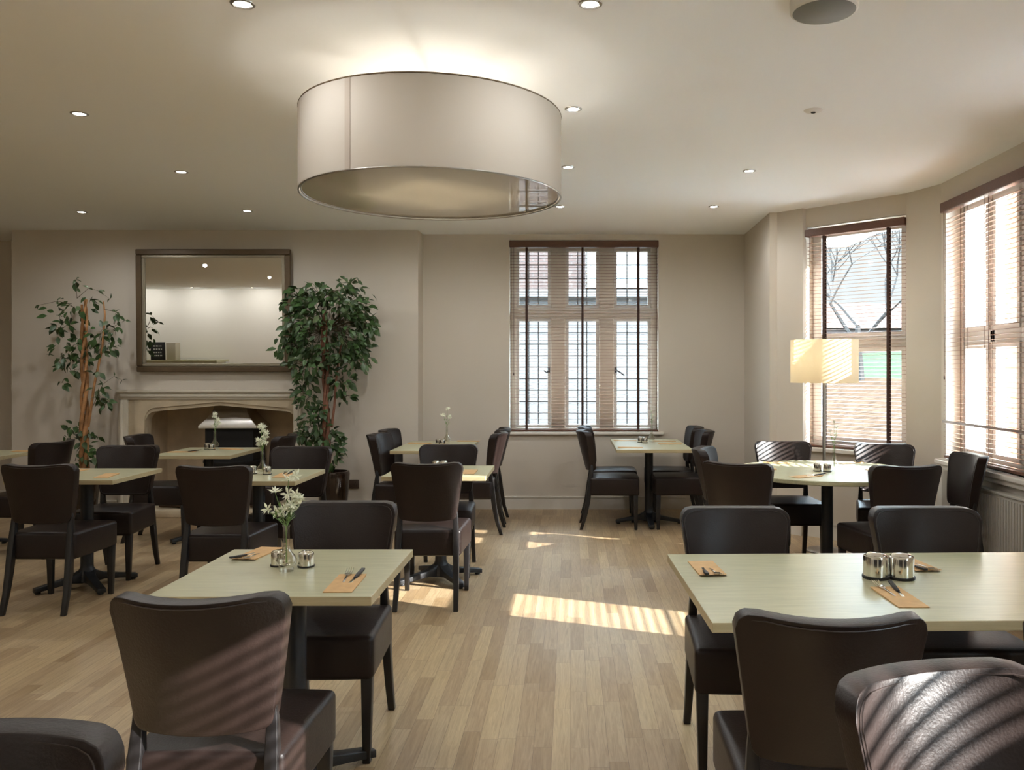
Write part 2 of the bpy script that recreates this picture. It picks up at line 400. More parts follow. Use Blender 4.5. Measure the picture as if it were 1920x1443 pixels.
# ------------------------------------------------------------------ windows
# 1: stone mullioned leaded window
w = bpy.data.objects.new('window_1', None); COL.objects.link(w); w['kind'] = 'structure'
y0, y1 = BK + .17, BK + .29
b = B()
MULL = [(-.645, -.585), (-.215, -.055), (.305, .465), (.86, .925)]
for a, c in MULL: b.box(a, c, y0, y1, WZ0, WZ1)
b.box(WX0, WX1, y0 - .006, y1 + .006, 2.02, 2.13); b.box(WX0, WX1, y0 - .004, y1 + .004, WZ1 - .06, WZ1); b.box(WX0, WX1, y0 - .004, y1 + .004, WZ0, WZ0 + .03)
b.obj('stone_mullions', M['mullion'], w, bevel=.018)
bc = B(); bl = B(); bg = B()
for i in range(3):
    xa, xb = MULL[i][1], MULL[i + 1][0]
    for za, zb, rows in ((WZ0 + .03, 2.02, 9), (2.13, WZ1 - .06, 4)):
        t = .032; ya, yb = BK + .20, BK + .24
        bc.box(xa, xa + t, ya, yb, za, zb); bc.box(xb - t, xb, ya, yb, za, zb); bc.box(xa + t, xb - t, ya, yb, za, za + t); bc.box(xa + t, xb - t, ya, yb, zb - t, zb)
        for k in range(1, 3):
            x = xa + t + (xb - xa - 2 * t) * k / 3; bl.box(x - .005, x + .005, BK + .215, BK + .225, za + t, zb - t)
        for k in range(1, rows):
            z = za + t + (zb - za - 2 * t) * k / rows; bl.box(xa + t, xb - t, BK + .214, BK + .226, z - .005, z + .005)
        bg.add([(xa + t, BK + .22, za + t), (xb - t, BK + .22, za + t), (xb - t, BK + .22, zb - t), (xa + t, BK + .22, zb - t)], [(0, 1, 2, 3)])
bc.obj('casement_frames', M['upvc'], w, smooth=False); bl.obj('lead_cames', M['lead'], w, smooth=False); bg.obj('glass_panes', M['pane'], w, smooth=False)
for hx in (-.235, .485):
    h = B(); h.box(-.012, .012, -.012, 0, -.03, .03); h.tube([(0, -.01, 0), (0, -.04, 0), (.05 if hx > 0 else -.02, -.045, -.03), (.09 if hx > 0 else -.05, -.04, -.06 if hx > 0 else -.01)], .008, 6)
    h.obj('window_latch', M['lead'], w, loc=(hx, BK + .2, 1.465))
structure(B().box(WX0 - .05, WX1 + .05, BK - .045, BK + .17, WZ0 - .03, WZ0).obj('trim_1', M['trim'], smooth=False, bevel=.006))

# 2: bay window, local frame along the canted wall
def frame_obj(b, T):
    b.v = [tuple(T @ Vector(v)) for v in b.v]; return b
def casement(name, T, L, z0, z1, transom, mull, depth=.12, lights_extra=()):
    """T maps (s along wall, outward, z)"""
    w = bpy.data.objects.new(name, None); COL.objects.link(w); w['kind'] = 'structure'
    t = .055; b = B(); d0, d1 = depth, depth + .07
    b.box(0, t, d0, d1, z0, z1); b.box(L - t, L, d0, d1, z0, z1); b.box(t, L - t, d0, d1, z0, z0 + t); b.box(t, L - t, d0, d1, z1 - t, z1)
    if transom: b.box(t, L - t, d0, d1, transom - .045, transom + .045)
    for m_ in mull: b.box(m_ - .035, m_ + .035, d0, d1, z0 + t, z1 - t)
    frame_obj(b, T).obj('window_frame', M['upvc'], w, bevel=.006)
    # casement sashes and panes
    xs = [t] + [v for m_ in mull for v in (m_ - .035, m_ + .035)] + [L - t]; zs = [z0 + t] + ([transom - .045, transom + .045] if transom else []) + [z1 - t]
    bs = B(); bg = B()
    for i in range(0, len(xs), 2):
        for j in range(0, len(zs), 2):
            a, c, e, f = xs[i], xs[i + 1], zs[j], zs[j + 1]; q = .035
            bs.box(a, a + q, d0 - .012, d0 + .05, e, f); bs.box(c - q, c, d0 - .012, d0 + .05, e, f)
            bs.box(a + q, c - q, d0 - .012, d0 + .05, e, e + q); bs.box(a + q, c - q, d0 - .012, d0 + .05, f - q, f)
            bg.add([(a + q, d0 + .03, e + q), (c - q, d0 + .03, e + q), (c - q, d0 + .03, f - q), (a + q, d0 + .03, f - q)], [(0, 1, 2, 3)])
    frame_obj(bs, T).obj('sash', M['upvc'], w, smooth=False); frame_obj(bg, T).obj('glass_pane', M['pane'], w, smooth=False)
    return w
TB = Matrix(((ud.x, no.x, 0, PC[0]), (ud.y, no.y, 0, PC[1]), (0, 0, 1, 0), (0, 0, 0, 1)))
casement('window_2', TB, LCD, BZ0, BZ1, 1.70, [])
b = B(); b.box(-.04, LCD + .03, -.05, .13, BZ0 - .035, BZ0); frame_obj(b, TB); structure(b.obj('trim_2', M['trim'], smooth=False, bevel=.006))
for i, (a, c) in enumerate(SW):
    T = Matrix(((0, 1, 0, RX), (-1, 0, 0, c), (0, 0, 1, 0), (0, 0, 0, 1)))
    L = c - a if i else .91
    casement('window_%d' % (i + 3), T, L, .79, 2.72, 1.70, [L * .52] if L > .8 else [])
structure(B().box(RX - .075, RX + .13, -2.75, 6.50, .755, .79).obj('trim_3', M['trim'], smooth=False, bevel=.008))
b = B(); b.box(RX - .045, RX, -2.7, 6.45, .715, .755); structure(b.obj('trim_4', M['trim'], smooth=False, bevel=.012))

# ------------------------------------------------------------------ venetian blinds
def blind(label, T, L, z0, z1, tapes, ladder=False, off=.03, rot=0.0, valance_h=.065, pitch=.032, slat_w=.024, midrail=None):
    """T maps (s along, outward, z); blind hangs at depth off"""
    r = thing('venetian_blind', label, 'blind')
    b = B(); n = int((z1 - valance_h - z0 - .03) / pitch)
    c, s_ = math.cos(rot), math.sin(rot)
    for k in range(n):
        z = z0 + .035 + k * pitch; h = slat_w / 2
        for (xa, xb) in ((.006, L - .006),):
            p = [(-h * c, -h * s_), (0, .0012), (h * c, h * s_)]
            vs = []
            for dy, dz in p: vs += [(xa, off + dy, z + dz + .0011), (xb, off + dy, z + dz + .0011)]
            for dy, dz in p: vs += [(xa, off + dy, z + dz - .0011), (xb, off + dy, z + dz - .0011)]
            b.add(vs, [(0, 1, 3, 2), (2, 3, 5, 4), (6, 8, 9, 7), (8, 10, 11, 9), (0, 6, 7, 1), (4, 5, 11, 10), (0, 2, 8, 6), (2, 4, 10, 8), (1, 7, 9, 3), (3, 9, 11, 5)])
    frame_obj(b, T).obj('slats', M['slat'], r, smooth=False)
    b = B(); b.box(0, L, off - .045, off + .02, z1 - valance_h, z1); frame_obj(b, T).obj('valance', M['blind'], r, smooth=False, bevel=.006)
    b = B(); b.box(.004, L - .004, off - .016, off + .016, z0 + .002, z0 + .020); frame_obj(b, T).obj('bottom_rail', M['blind'], r, smooth=False, bevel=.003)
    for t in tapes:
        b = B()
        if ladder:
            for dx in (-.028, .028):
                for dy in (-slat_w / 2 - .002, slat_w / 2 + .002):
                    b.box(t + dx - .0013, t + dx + .0013, off + dy - .001, off + dy + .001, z0 + .015, z1 - valance_h + .005)
            frame_obj(b, T).obj('ladder_cord', M['tape'], r, smooth=False)
        else:
            for dy in (-slat_w / 2 - .003, slat_w / 2 + .003):
                b.box(t - .012, t + .012, off + dy - .0008, off + dy + .0008, z0 + .0, z1 - valance_h + .005)
            frame_obj(b, T).obj('ladder_tape', M['tape'], r, smooth=False)
    if midrail:
        b = B(); b.box(.0, L, off - .026, off - .015, midrail - .009, midrail + .009); frame_obj(b, T).obj('tie_bar', M['blind'], r, smooth=False)
    b = B(); x = .045; b.tube([(x, off - .035, z1 - valance_h), (x, off - .03, z0 + .62)], .0018, 5); b.lathe([(.001, 0), (.006, .008), (.004, .03), (.001, .035)], 8, (x, off - .03), z0 + .59)
    frame_obj(b, T).obj('pull_cord', M['tape'], r)
    return r
TW = Matrix(((1, 0, 0, WX0), (0, 1, 0, BK), (0, 0, 1, 0), (0, 0, 0, 1)))
blind('dark wooden slatted blind with brown tapes over the leaded stone window', TW, WX1 - WX0, WZ0, WZ1 - .01, [.18, .77, 1.36])
blind('dark wooden slatted blind behind the standing lamp in the angled bay', TB, LCD - .004, BZ0, BZ1 - .02, [.17, .755], off=.02)
T2 = Matrix(((0, 1, 0, RX), (-1, 0, 0, 6.45), (0, 0, 1, 0), (0, 0, 0, 1)))
blind('long wooden slatted blind with ladder cords above the radiator', T2, 2.95, .80, 2.72, [.30, .66, 1.35, 2.0, 2.6], ladder=True, off=-.005, valance_h=.075, midrail=1.075)
T3 = Matrix(((0, 1, 0, RX), (-1, 0, 0, .95), (0, 0, 1, 0), (0, 0, 0, 1)))
blind('wooden slatted blind casting striped sun on the nearest chair', T3, 1.62, .80, 2.72, [.3, .8, 1.3], ladder=True, off=-.005, valance_h=.075, pitch=.045, slat_w=.035)

# ------------------------------------------------------------------ radiator, socket
r = thing('radiator', 'cream panel radiator with vertical ribs below the long window sill', 'radiator', (RX, 0, 0))
b = B(); b.box(-.085, -.04, 4.0, 6.15, .20, .665); b.obj('back_panel', M['rad'], r, smooth=False, bevel=.008)
b = B()
for k in range(63):
    y = 4.03 + k * .034; b.box(-.094, -.085, y, y + .017, .225, .64)
b.obj('ribs', M['rad'], r, smooth=False)
B().box(-.10, -.035, 3.99, 6.16, .662, .678).obj('top_grille', M['rad'], r, bevel=.003)
B().tube([(-.06, 6.15, .24), (-.06, 6.27, .24), (-.06, 6.27, .06), (-.06, 6.27, .0)], .008).obj('feed_pipe', M['rad'], r)
b = B(); b.lathe([(.014, 0), (.02, .01), (.02, .06), (.012, .07)], 12, (-.06, 6.27), .22); b.obj('valve', M['socketwhite'], r)
for y in (4.5, 5.7): B().box(-.04, -.003, y, y + .03, .3, .55).obj('wall_bracket', M['rad'], r)
r = thing('pipe_casing', 'slim white boxed pipe casing at the corner pillar below the sill', 'casing', (2.80, 6.40, 0))
B().box(-.03, .035, -.03, .09, 0, .715).obj('panel', M['trim'], r, bevel=.004)
r = thing('wall_socket', 'brown double power socket low on the wall beside the potted ficus', 'socket', (-2.225, 8.71, .30))
B().box(-.075, .065, -.012, 0, -.045, .045).obj('faceplate', M['socket'], r, bevel=.004)
for sx in (-.04, .03):
    h = B()
    for dx, dz, w_, h_ in ((0, .015, .004, .009), (-.011, -.008, .008, .004), (.011, -.008, .008, .004)): h.box(sx + dx - w_ / 2, sx + dx + w_ / 2, -.0135, -.012, dz - h_ / 2, dz + h_ / 2)
    h.obj('pin_holes', M['black'], r, smooth=False)

# ------------------------------------------------------------------ fireplace
r = thing('fireplace_surround', 'pale carved stone fireplace surround set into the chimney breast', 'fireplace', (0, 8.71, 0))
OX0, OX1, OZ = -4.585, -2.735, 1.262
b = B()
for a, c in ((OX0, OX0 + .095), (OX1 - .075, OX1)): b.box(a, c, -.07, 0, 0, OZ - .10)
for a, c in ((OX0 + .02, OX0 + .055), (OX1 - .05, OX1 - .02)): b.box(a, c, -.085, -.07, 0, OZ - .10)
b.box(OX0, OX1, -.07, 0, OZ - .10, OZ - .02); b.box(OX0 - .015, OX1 + .015, -.095, 0, OZ - .03, OZ); b.box(OX0 + .02, OX1 - .02, -.085, -.07, OZ - .075, OZ - .045)
b.obj('moulded_frame', M['stonepale'], r, bevel=.008)
# four-centred arch lintel, and jambs
xs = [FX0 + i * (FX1 - FX0) / 48 for i in range(49)]
def archz(x):
    xm = (FX0 + FX1) / 2 + .04; e = abs(x - xm) / ((FX1 - FX0) / 2)
    z = 1.105 - .075 * min(1, e)
    rr = .10; d = min(x - (FX0 + .10), FX1 - .012 - x)
    if d < rr: z -= rr - math.sqrt(max(0, rr * rr - (rr - max(0, d)) ** 2))
    return z
def arch(b, ya, yb, dz, top):
    vs = []; fs = []
    for x in xs:
        z = archz(x) + dz
        if x < FX0 + .10 or x > FX1 - .012: z = 0
        vs += [(x, ya, z), (x, ya, top), (x, yb, z), (x, yb, top)]
    for i in range(len(xs) - 1):
        o = i * 4; fs += [(o, o + 4, o + 5, o + 1), (o + 2, o + 3, o + 7, o + 6), (o, o + 2, o + 6, o + 4), (o + 1, o + 5, o + 7, o + 3)]
    b.add(vs, fs)
b = B(); arch(b, -.045, .08, .0, 1.165); b.box(OX0 + .06, FX0 + .1, -.045, .0, 0, 1.165); b.box(FX1 - .012, OX1 - .06, -.045, 0, 0, 1.165); b.obj('arched_lintel', M['stone'], r, angle=30)
b = B(); arch(b, -.06, -.044, .035, 1.165); b.obj('lintel_moulding', M['stone'], r, angle=30)
b = B(); b.box(FX0, FX0 + .02, .08, .64, 0, 1.13); b.box(FX1 - .02, FX1, .08, .64, 0, 1.13); b.box(FX0, FX1, .60, .64, 0, 1.13); b.box(FX0, FX1, .08, .62, 1.11, 1.13)
b.obj('niche_lining', M['soot'], r, smooth=False)
b = B(); b.box(FX0, FX1, -.28, .60, 0, .075); b.obj('hearth_slab', M['stone'], r, bevel=.01)
r = thing('fire_canopy', 'grey metal fire hood with black grate inside the stone niche', 'fire hood', (-3.55, 9.02, 0))
def rectloop(w0, d0, z): return [(-w0, -d0, z), (w0, -d0, z), (w0, d0, z), (-w0, d0, z)]
prof = [(.30, .20, .86), (.30, .20, .885), (.235, .17, .95), (.185, .14, 1.02), (.16, .12, 1.10), (.155, .12, 1.10)]
b = B(); b.sweepbox([rectloop(*p) for p in prof]); b.obj('hood', M['hood'], r, angle=60)
b = B(); b.box(-.25, .25, -.15, .2, .30, .86); b.obj('firebox', M['black'], r, smooth=False)
b = B(); b.lathe([(.0, .46), (.28, .46), (.31, .50), (.31, .52), (.27, .52), (.25, .49), (.0, .48)], 28); b.obj('fire_basket', M['black'], r)
b = B(); b.box(-.22, .22, -.12, .15, .075, .46); b.obj('pedestal', M['black'], r)
lg = None
for k, (x, y, z, a) in enumerate([(-4.02, 8.63, .12, 10), (-3.9, 8.56, .12, -25), (-3.98, 8.6, .185, 60), (-3.10, 8.62, .12, 20)]):
    if lg is None:
        lg = thing('log', 'split log lying on the stone hearth', 'log', (x, y, z), rad(a), 'logs on the hearth')
        b = B(); b.tube([(-.13, 0, 0), (-.04, .005, .004), (.05, -.004, 0), (.13, 0, .003)], [.038, .042, .04, .036], 10); b.obj('log_body', M['plank'], lg)
    else: dup(lg, (x, y, z), rad(a))

# ------------------------------------------------------------------ mirror
mx0, mx1, mz0, mz1 = -4.40, -2.835, 1.443, 2.685
r = thing('wall_mirror', 'large rectangular mirror in a bronze frame above the fireplace', 'mirror', ((mx0 + mx1) / 2, 8.645, mz0)); r.rotation_euler = (rad(1.26), 0, 0)
hw, hh = (mx1 - mx0) / 2, mz1 - mz0
def ringframe(b, w0, z0, z1, t, ya, yb):
    b.box(-w0, w0, ya, yb, z1 - t, z1); b.box(-w0, w0, ya, yb, z0, z0 + t); b.box(-w0, -w0 + t, ya, yb, z0 + t, z1 - t); b.box(w0 - t, w0, ya, yb, z0 + t, z1 - t)
b = B(); ringframe(b, hw, 0, hh, .058, 0, .035); b.obj('outer_frame', M['frame'], r, bevel=.008, smooth=False)
b = B(); ringframe(b, hw - .058, .058, hh - .058, .030, .006, .035); b.obj('inner_slip', M['slip'], r, bevel=.006, smooth=False)
b = B(); b.box(-hw + .08, hw - .08, .022, .030, .08, hh - .08); b.obj('mirror_glass', M['mirror'], r, smooth=False)

# ------------------------------------------------------------------ chairs
def make_chair():
    t = thing('dining_chair', 'x', 'chair')
    # backrest: curved padded panel
    cols = [-1, -.97, -.93, -.88] + [i / 8 for i in range(-6, 7)] + [.88, .93, .97, 1]
    rows = [0, .04, .12, .25, .4, .55, .7, .82, .9, .96, 1]
    zb, zt = .535, .905
    def surf(u, v, side, grow=0):
        hw_ = .179 + .041 * v; x = u * hw_; rr = .05; top = zt - .012 * (1 - u * u); bot = zb + .008 * u * u
        d = hw_ - abs(x)
        if d < rr: top -= rr - math.sqrt(rr * rr - (rr - d) ** 2)
        r2 = .03
        if d < r2: bot += r2 - math.sqrt(r2 * r2 - (r2 - d) ** 2)
        z = bot + (top - bot) * v; q = (z - zb) / (zt - zb)
        yc = -.232 - .062 * q - .03 * q * q + .085 * u * u * (.45 + .55 * q)
        th = .026 + .006 * q + grow
        fb = .008 * (1 - u * u) * math.sin(PI * min(1, max(0, v)))      # padding bulge
        return Vector((x, yc + side * (th + fb), z))
    b = B(); nc, nr = len(cols), len(rows); vs = []
    for side in (-1, 1):
        for v in rows:
            for u in cols: vs.append(surf(u, v, side))
    fs = []
    for s_ in (0, 1):
        o = s_ * nc * nr
        for j in range(nr - 1):
            for i in range(nc - 1): fs.append((o + j * nc + i, o + j * nc + i + 1, o + (j + 1) * nc + i + 1, o + (j + 1) * nc + i))
    per = [i for i in range(nc)] + [j * nc + nc - 1 for j in range(1, nr)] + [(nr - 1) * nc + i for i in range(nc - 2, -1, -1)] + [j * nc for j in range(nr - 2, 0, -1)]
    for a, c in zip(per, per[1:] + per[:1]): fs.append((a, c, c + nc * nr, a + nc * nr))
    b.add(vs, fs); back = b.obj('backrest', M['leather'], t, bevel=.011, seg=3)
    for side in (-1, 1):
        pts = [surf(cols[i], 0, side, .0005) for i in range(nc)] + [surf(1, v, side, .0005) for v in rows[1:]] + [surf(cols[i], 1, side, .0005) for i in range(nc - 2, -1, -1)] + [surf(-1, v, side, .0005) for v in rows[-2:0:-1]]
        cx = sum((p for p in pts), Vector()) / len(pts)
        pts = [p + Vector(((cx.x - p.x) * .055, 0, (cx.z - p.z) * .065)) + Vector((0, side * .0012, 0)) for p in pts]
        clean = [pts[0]]
        for p in pts[1:]:
            if (p - clean[-1]).length > .004: clean.append(p)
        b = B(); b.tube(clean, .0016, 5, closed=True); b.obj('piping', M['piping'], back)
    # seat: deep upholstered box with a crowned top
    n = 9; b = B(); vs = []; z0, z1 = .315, .478
    def hwid(y): return .205 + .022 * (y + .22) / .44
    for z, in ((z0,), (z1,)):
        for j in range(n):
            y = -.222 + .447 * j / (n - 1)
            for i in range(n):
                u = -1 + 2 * i / (n - 1); v = -1 + 2 * j / (n - 1)
                crown = .014 * (1 - u * u) * (1 - v * v) if z == z1 else 0
                vs.append((u * hwid(y), y + (.012 * (1 - u * u) if j == n - 1 else 0), z + crown))
    fs = []
    for s_ in (0, 1):
        o = s_ * n * n
        for j in range(n - 1):
            for i in range(n - 1): fs.append((o + j * n + i, o + j * n + i + 1, o + (j + 1) * n + i + 1, o + (j + 1) * n + i))
    per = [i for i in range(n)] + [j * n + n - 1 for j in range(1, n)] + [(n - 1) * n + i for i in range(n - 2, -1, -1)] + [j * n for j in range(n - 2, 0, -1)]
    for a, c in zip(per, per[1:] + per[:1]): fs.append((a, c, c + n * n, a + n * n))
    b.add(vs, fs); b.obj('seat', M['leather'], t, bevel=.020, seg=4)
    # legs
    def sq(x, y, z, h, k=None): k = k or h; return [(x - h, y - k, z), (x + h, y - k, z), (x + h, y + k, z), (x - h, y + k, z)]
    for sx in (-1, 1):
        b = B(); b.sweepbox([sq(sx * .196, .197, 0, .014), sq(sx * .198, .195, .33, .021)]); b.obj('leg', M['legs'], t, bevel=.003)
    for sx in (-1, 1):
        secs = []
        for y, z, h, k in ((-.305, 0, .0145, .014), (-.268, .12, .0155, .017), (-.243, .25, .017, .021), (-.226, .38, .018, .021), (-.213, .48, .017, .018), (-.205, .56, .014, .013), (-.209, .61, .010, .008)):
            secs.append(sq(sx * (.184 - .022 * z), y, z, h, k))
        b = B(); b.sweepbox(secs); b.obj('leg', M['legs'], t, bevel=.003)
    return t
CH0 = make_chair(); ch_used = [False]
def chair(x, y, rz, label):
    o = CH0 if not ch_used[0] else dup(CH0)
    ch_used[0] = True
    o.location = (x, y, 0); o.rotation_euler = (0, 0, rad(rz)); o['label'] = label; o['group'] = 'brown leather dining chairs'
    return o
CHAIRS = [
 (-.945, 2.41, 1, 'brown leather chair seen from behind at the near side of the front flower-vase table'),
 (-.955, 3.375, 180, 'brown leather chair tucked in at the far side of the front flower-vase table'),
 (-.895, 1.045, 182, 'brown leather chair cut off by the lower left corner, only its top showing'),
 (.622, 2.24, -4, 'dark leather chair at the long table, its back in front of the left table half'),
 (1.30, 2.24, 0, 'dark leather chair mostly outside the right edge, its back corner showing beside the long table'),
 (.665, 3.23, 180, 'dark leather chair at the far side of the long table, by its left end'),
 (1.435, 3.23, 180, 'dark leather chair at the far side of the long table, behind the metal pots'),
 (.755, 1.33, 197, 'leather chair in the lower right corner with striped sunlight across its back'),
 (1.67, 6.50, 179, 'leather chair at the round table directly in front of the standing lamp, window side'),
 (2.33, 6.27, 166, 'leather chair at the round table in front of the bay window pillar, facing the room'),
 (1.97, 5.33, 7, 'sunlit leather chair with its shiny back to the viewer at the round table'),
 (1.13, 5.45, -27, 'dark leather chair turned its back to the viewer at the left of the round table'),
 (1.22, 6.12, -107, 'leather chair seen edge-on with sun on its backrest at the left of the round table'),
 (2.43, 5.74, 88, 'dark leather chair standing side-on against the radiator by the round table'),
 (.40, 8.0, -90, 'leather chair at the left of the table under the leaded window, nearer one'),
 (.42, 8.53, -90, 'leather chair at the left of the table under the leaded window, closest to the wall'),
 (1.0, 8.02, 90, 'leather chair at the right of the table under the leaded window, nearer one'),
 (.98, 8.54, 90, 'leather chair at the right of the table under the leaded window, closest to the wall'),
 (-1.45, 7.54, -97, 'leather chair left of the table by the chimney breast corner, nearer one'),
 (-1.47, 8.10, -93, 'leather chair left of the table by the chimney breast corner, closest to the wall'),
 (-.92, 7.75, 90, 'leather chair right of the table by the chimney breast corner, nearer one'),
 (-.93, 8.30, 90, 'leather chair right of the table by the chimney breast corner, closest to the wall'),
 (-.885, 5.47, 1, 'leather chair with sunlit seat, back to the viewer, at the square table in mid room'),
 (-.92, 6.20, 180, 'leather chair facing the viewer behind the square table in mid room'),
 (-2.12, 5.31, 0, 'dark leather chair, back to the viewer, at the table with the round white posy'),
 (-1.98, 6.02, 178, 'leather chair facing the viewer behind the table with the round white posy'),
 (-2.74, 7.42, 92, 'leather chair at the right end of the table before the fireplace, turned side-on'),
 (-3.50, 7.42, -84, 'leather chair at the left end of the table before the fireplace, top just showing'),
 (-4.36, 6.82, 84, 'leather chair beside the far left table, in front of the sparse ficus'),
 (-3.28, 6.12, 183, 'leather chair facing the viewer behind the square table near the left edge'),
 (-3.20, 5.38, 0, 'dark leather chair, back to the viewer, cut by the left edge at mid height'),
]
for c in CHAIRS: chair(*c)

# ------------------------------------------------------------------ tables
def rounded_top(w, d, z0, z1):
    return B().box(-w / 2, w / 2, -d / 2, d / 2, z0, z1)
def foot_arm(a):
    b = B(); secs = []
    for rr, zc, h, wv in ((.03, .075, .045, .034), (.10, .062, .022, .030), (.20, .045, .017, .027), (.29, .030, .015, .026), (.315, .026, .015, .026)):
        c, s = math.cos(a), math.sin(a); px, py = rr * c, rr * s; nx, ny = -s * wv, c * wv
        secs.append([(px - nx, py - ny, zc - h), (px + nx, py + ny, zc - h), (px + nx, py + ny, zc + h), (px - nx, py - ny, zc + h)])
    b.sweepbox(secs)
    b.lathe([(.018, 0), (.018, .014)], 10, (.29 * math.cos(a), .29 * math.sin(a)))
    return b
def pedestal(t, x=0, y=0, a0=45, scale=1):
    b = B(); b.lathe([(.058, .04), (.058, .10), (.042, .13), (.040, .15), (.040, .715)], 20, (x, y)); b.obj('column', M['iron'], t)
    B().box(x - .15, x + .15, y - .15, y + .15, .712, .731).obj('top_plate', M['iron'], t)
    for k in range(4):
        b = foot_arm(rad(a0 + 90 * k)); b.v = [(v[0] * scale + x, v[1] * scale + y, v[2]) for v in b.v]; b.obj('foot', M['iron'], t, bevel=.004)
def table(name, label, cx, cy, w, d, rz=0, peds=((0, 0),), a0=45, fs=1):
    t = thing(name, label, 'table', (cx, cy, 0), rad(rz), 'dining tables')
    top = rounded_top(w, d, .731, .76); top.m = [1 if i not in (1,) else 0 for i in range(6)]
    top.obj('tabletop', [M['table'], M['edge']], t, smooth=False, bevel=.002)
    for x, y in peds: pedestal(t, x, y, a0, fs)
    return t
table('square_table', 'pale oak square table in front holding the flower vase and two steel pots', -.967, 2.99, .70, .70, 0)
table('long_table', 'long pale oak table at the lower right with two brassy pots on it', 1.16, 2.83, 1.56, .885, 1.6, ((-.42, 0), (.42, 0)))
table('square_table', 'pale oak table standing under the leaded window', .745, 8.13, .68, 1.20, 0, ((0, 0),), 0, 1)
table('square_table', 'pale oak table by the corner of the chimney breast', -1.245, 7.95, .66, 1.05, 0, ((0, .0),), 0, 1)
table('square_table', 'pale oak square table in mid room behind the front flower-vase table', -.905, 5.95, .69, .66, 0, ((0, 0),), 35)
table('square_table', 'pale oak square table with the round white posy, in front of the fireplace table', -2.09, 5.72, .70, .66, 0)
table('square_table', 'pale oak square table near the left edge with a paper pouch on its corner', -3.27, 5.77, .70, .66, 0)
table('square_table', 'pale oak table directly before the fireplace with a slim white posy', -3.13, 7.38, .66, .74, 0)
table('square_table', 'pale oak table cut by the left edge, farthest to the left', -4.99, 7.0, .70, 1.0, 0)
t = thing('round_table', 'large round pale table beside the bay window and standing lamp', 'table', (1.80, 5.99, 0), 0, 'dining tables')
b = B(); b.lathe([(0, .731), (.646, .731), (.65, .735), (.65, .756), (.646, .76), (0, .76)], 72); b.obj('tabletop', M['table'], t, angle=25)
pedestal(t, 0, 0, 45, 1.15)

# ------------------------------------------------------------------ things on the tables
def make_jar():
    j = thing('condiment_jar', 'x', 'jar')
    b = B(); b.lathe([(.029, 0), (.030, .003), (.030, .006), (.027, .006)], 24); b.obj('base', M['dark'], j)
    b = B(); b.lathe([(.027, .006), (.0275, .046), (.0265, .050), (.024, .0515), (.0235, .047), (0, .047)], 28); b.obj('steel_sleeve', M['chrome'], j)
    b = B(); b.lathe([(0, .044), (.0232, .045), (.0225, .052), (.018, .0555), (0, .057)], 24); b.obj('lid', M['chrome'], j)
    return j
JAR = make_jar(); jar_used = [0]
def jar(px, py, label, s=1.0, group=None, dz=0):
    x, y = at_table(px, py); o = JAR if not jar_used[0] else dup(JAR); jar_used[0] = 1
    o.location = (x, y, .7602 + dz); o.scale = (s, s, s); o['label'] = label; o['group'] = 'small metal condiment pots'
    return o
def make_vase():
    v = thing('bud_vase', 'x', 'vase')
    b = B(); b.lathe([(0, 0), (.024, 0), (.026, .006), (.022, .014), (.034, .026), (.037, .038), (.031, .052), (.018, .066), (.0125, .085), (.0115, .15), (.0145, .160), (.013, .160), (.0098, .150), (.0105, .088), (.0155, .070), (.028, .052), (.034, .038), (.030, .028), (.012, .019), (0, .018)], 28)
    b.obj('glass_body', M['glass'], v)
    b = B(); b.lathe([(0, .0195), (.012, .0205), (.029, .029), (.0325, .038), (.027, .051), (.0145, .070), (.0095, .088), (0, .088)], 20); b.obj('water', glass_thin('vase_water', (.95, .93, .88), .02), v)
    return v
VASE = make_vase(); vase_used = [0]
def vase(px, py, label, s=1.0):
    x, y = at_table(px, py); o = VASE if not vase_used[0] else dup(VASE); vase_used[0] = 1
    o.location = (x, y, .7602); o.scale = (s, s, s); o['label'] = label; o['group'] = 'glass bud vases'
    return (x, y)
def star(b, c, rr, dirv, n=6, rnd=random):
    """a small open blossom with pointed petals"""
    d = Vector(dirv).normalized(); x = d.orthogonal().normalized(); y = d.cross(x); c = Vector(c)
    for k in range(n):
        a = 2 * PI * k / n + rnd.random() * .5; q = x * math.cos(a) + y * math.sin(a); w_ = x * -math.sin(a) + y * math.cos(a); L = rr * rnd.uniform(.8, 1.15)
        tip = c + q * L + d * L * rnd.uniform(.1, .5); m1 = c + q * L * .5 + d * L * .15
        b.add([c, m1 + w_ * L * .17, tip, m1 - w_ * L * .17, m1 + d * .003], [(0, 1, 4), (1, 2, 4), (2, 3, 4), (3, 0, 4)])
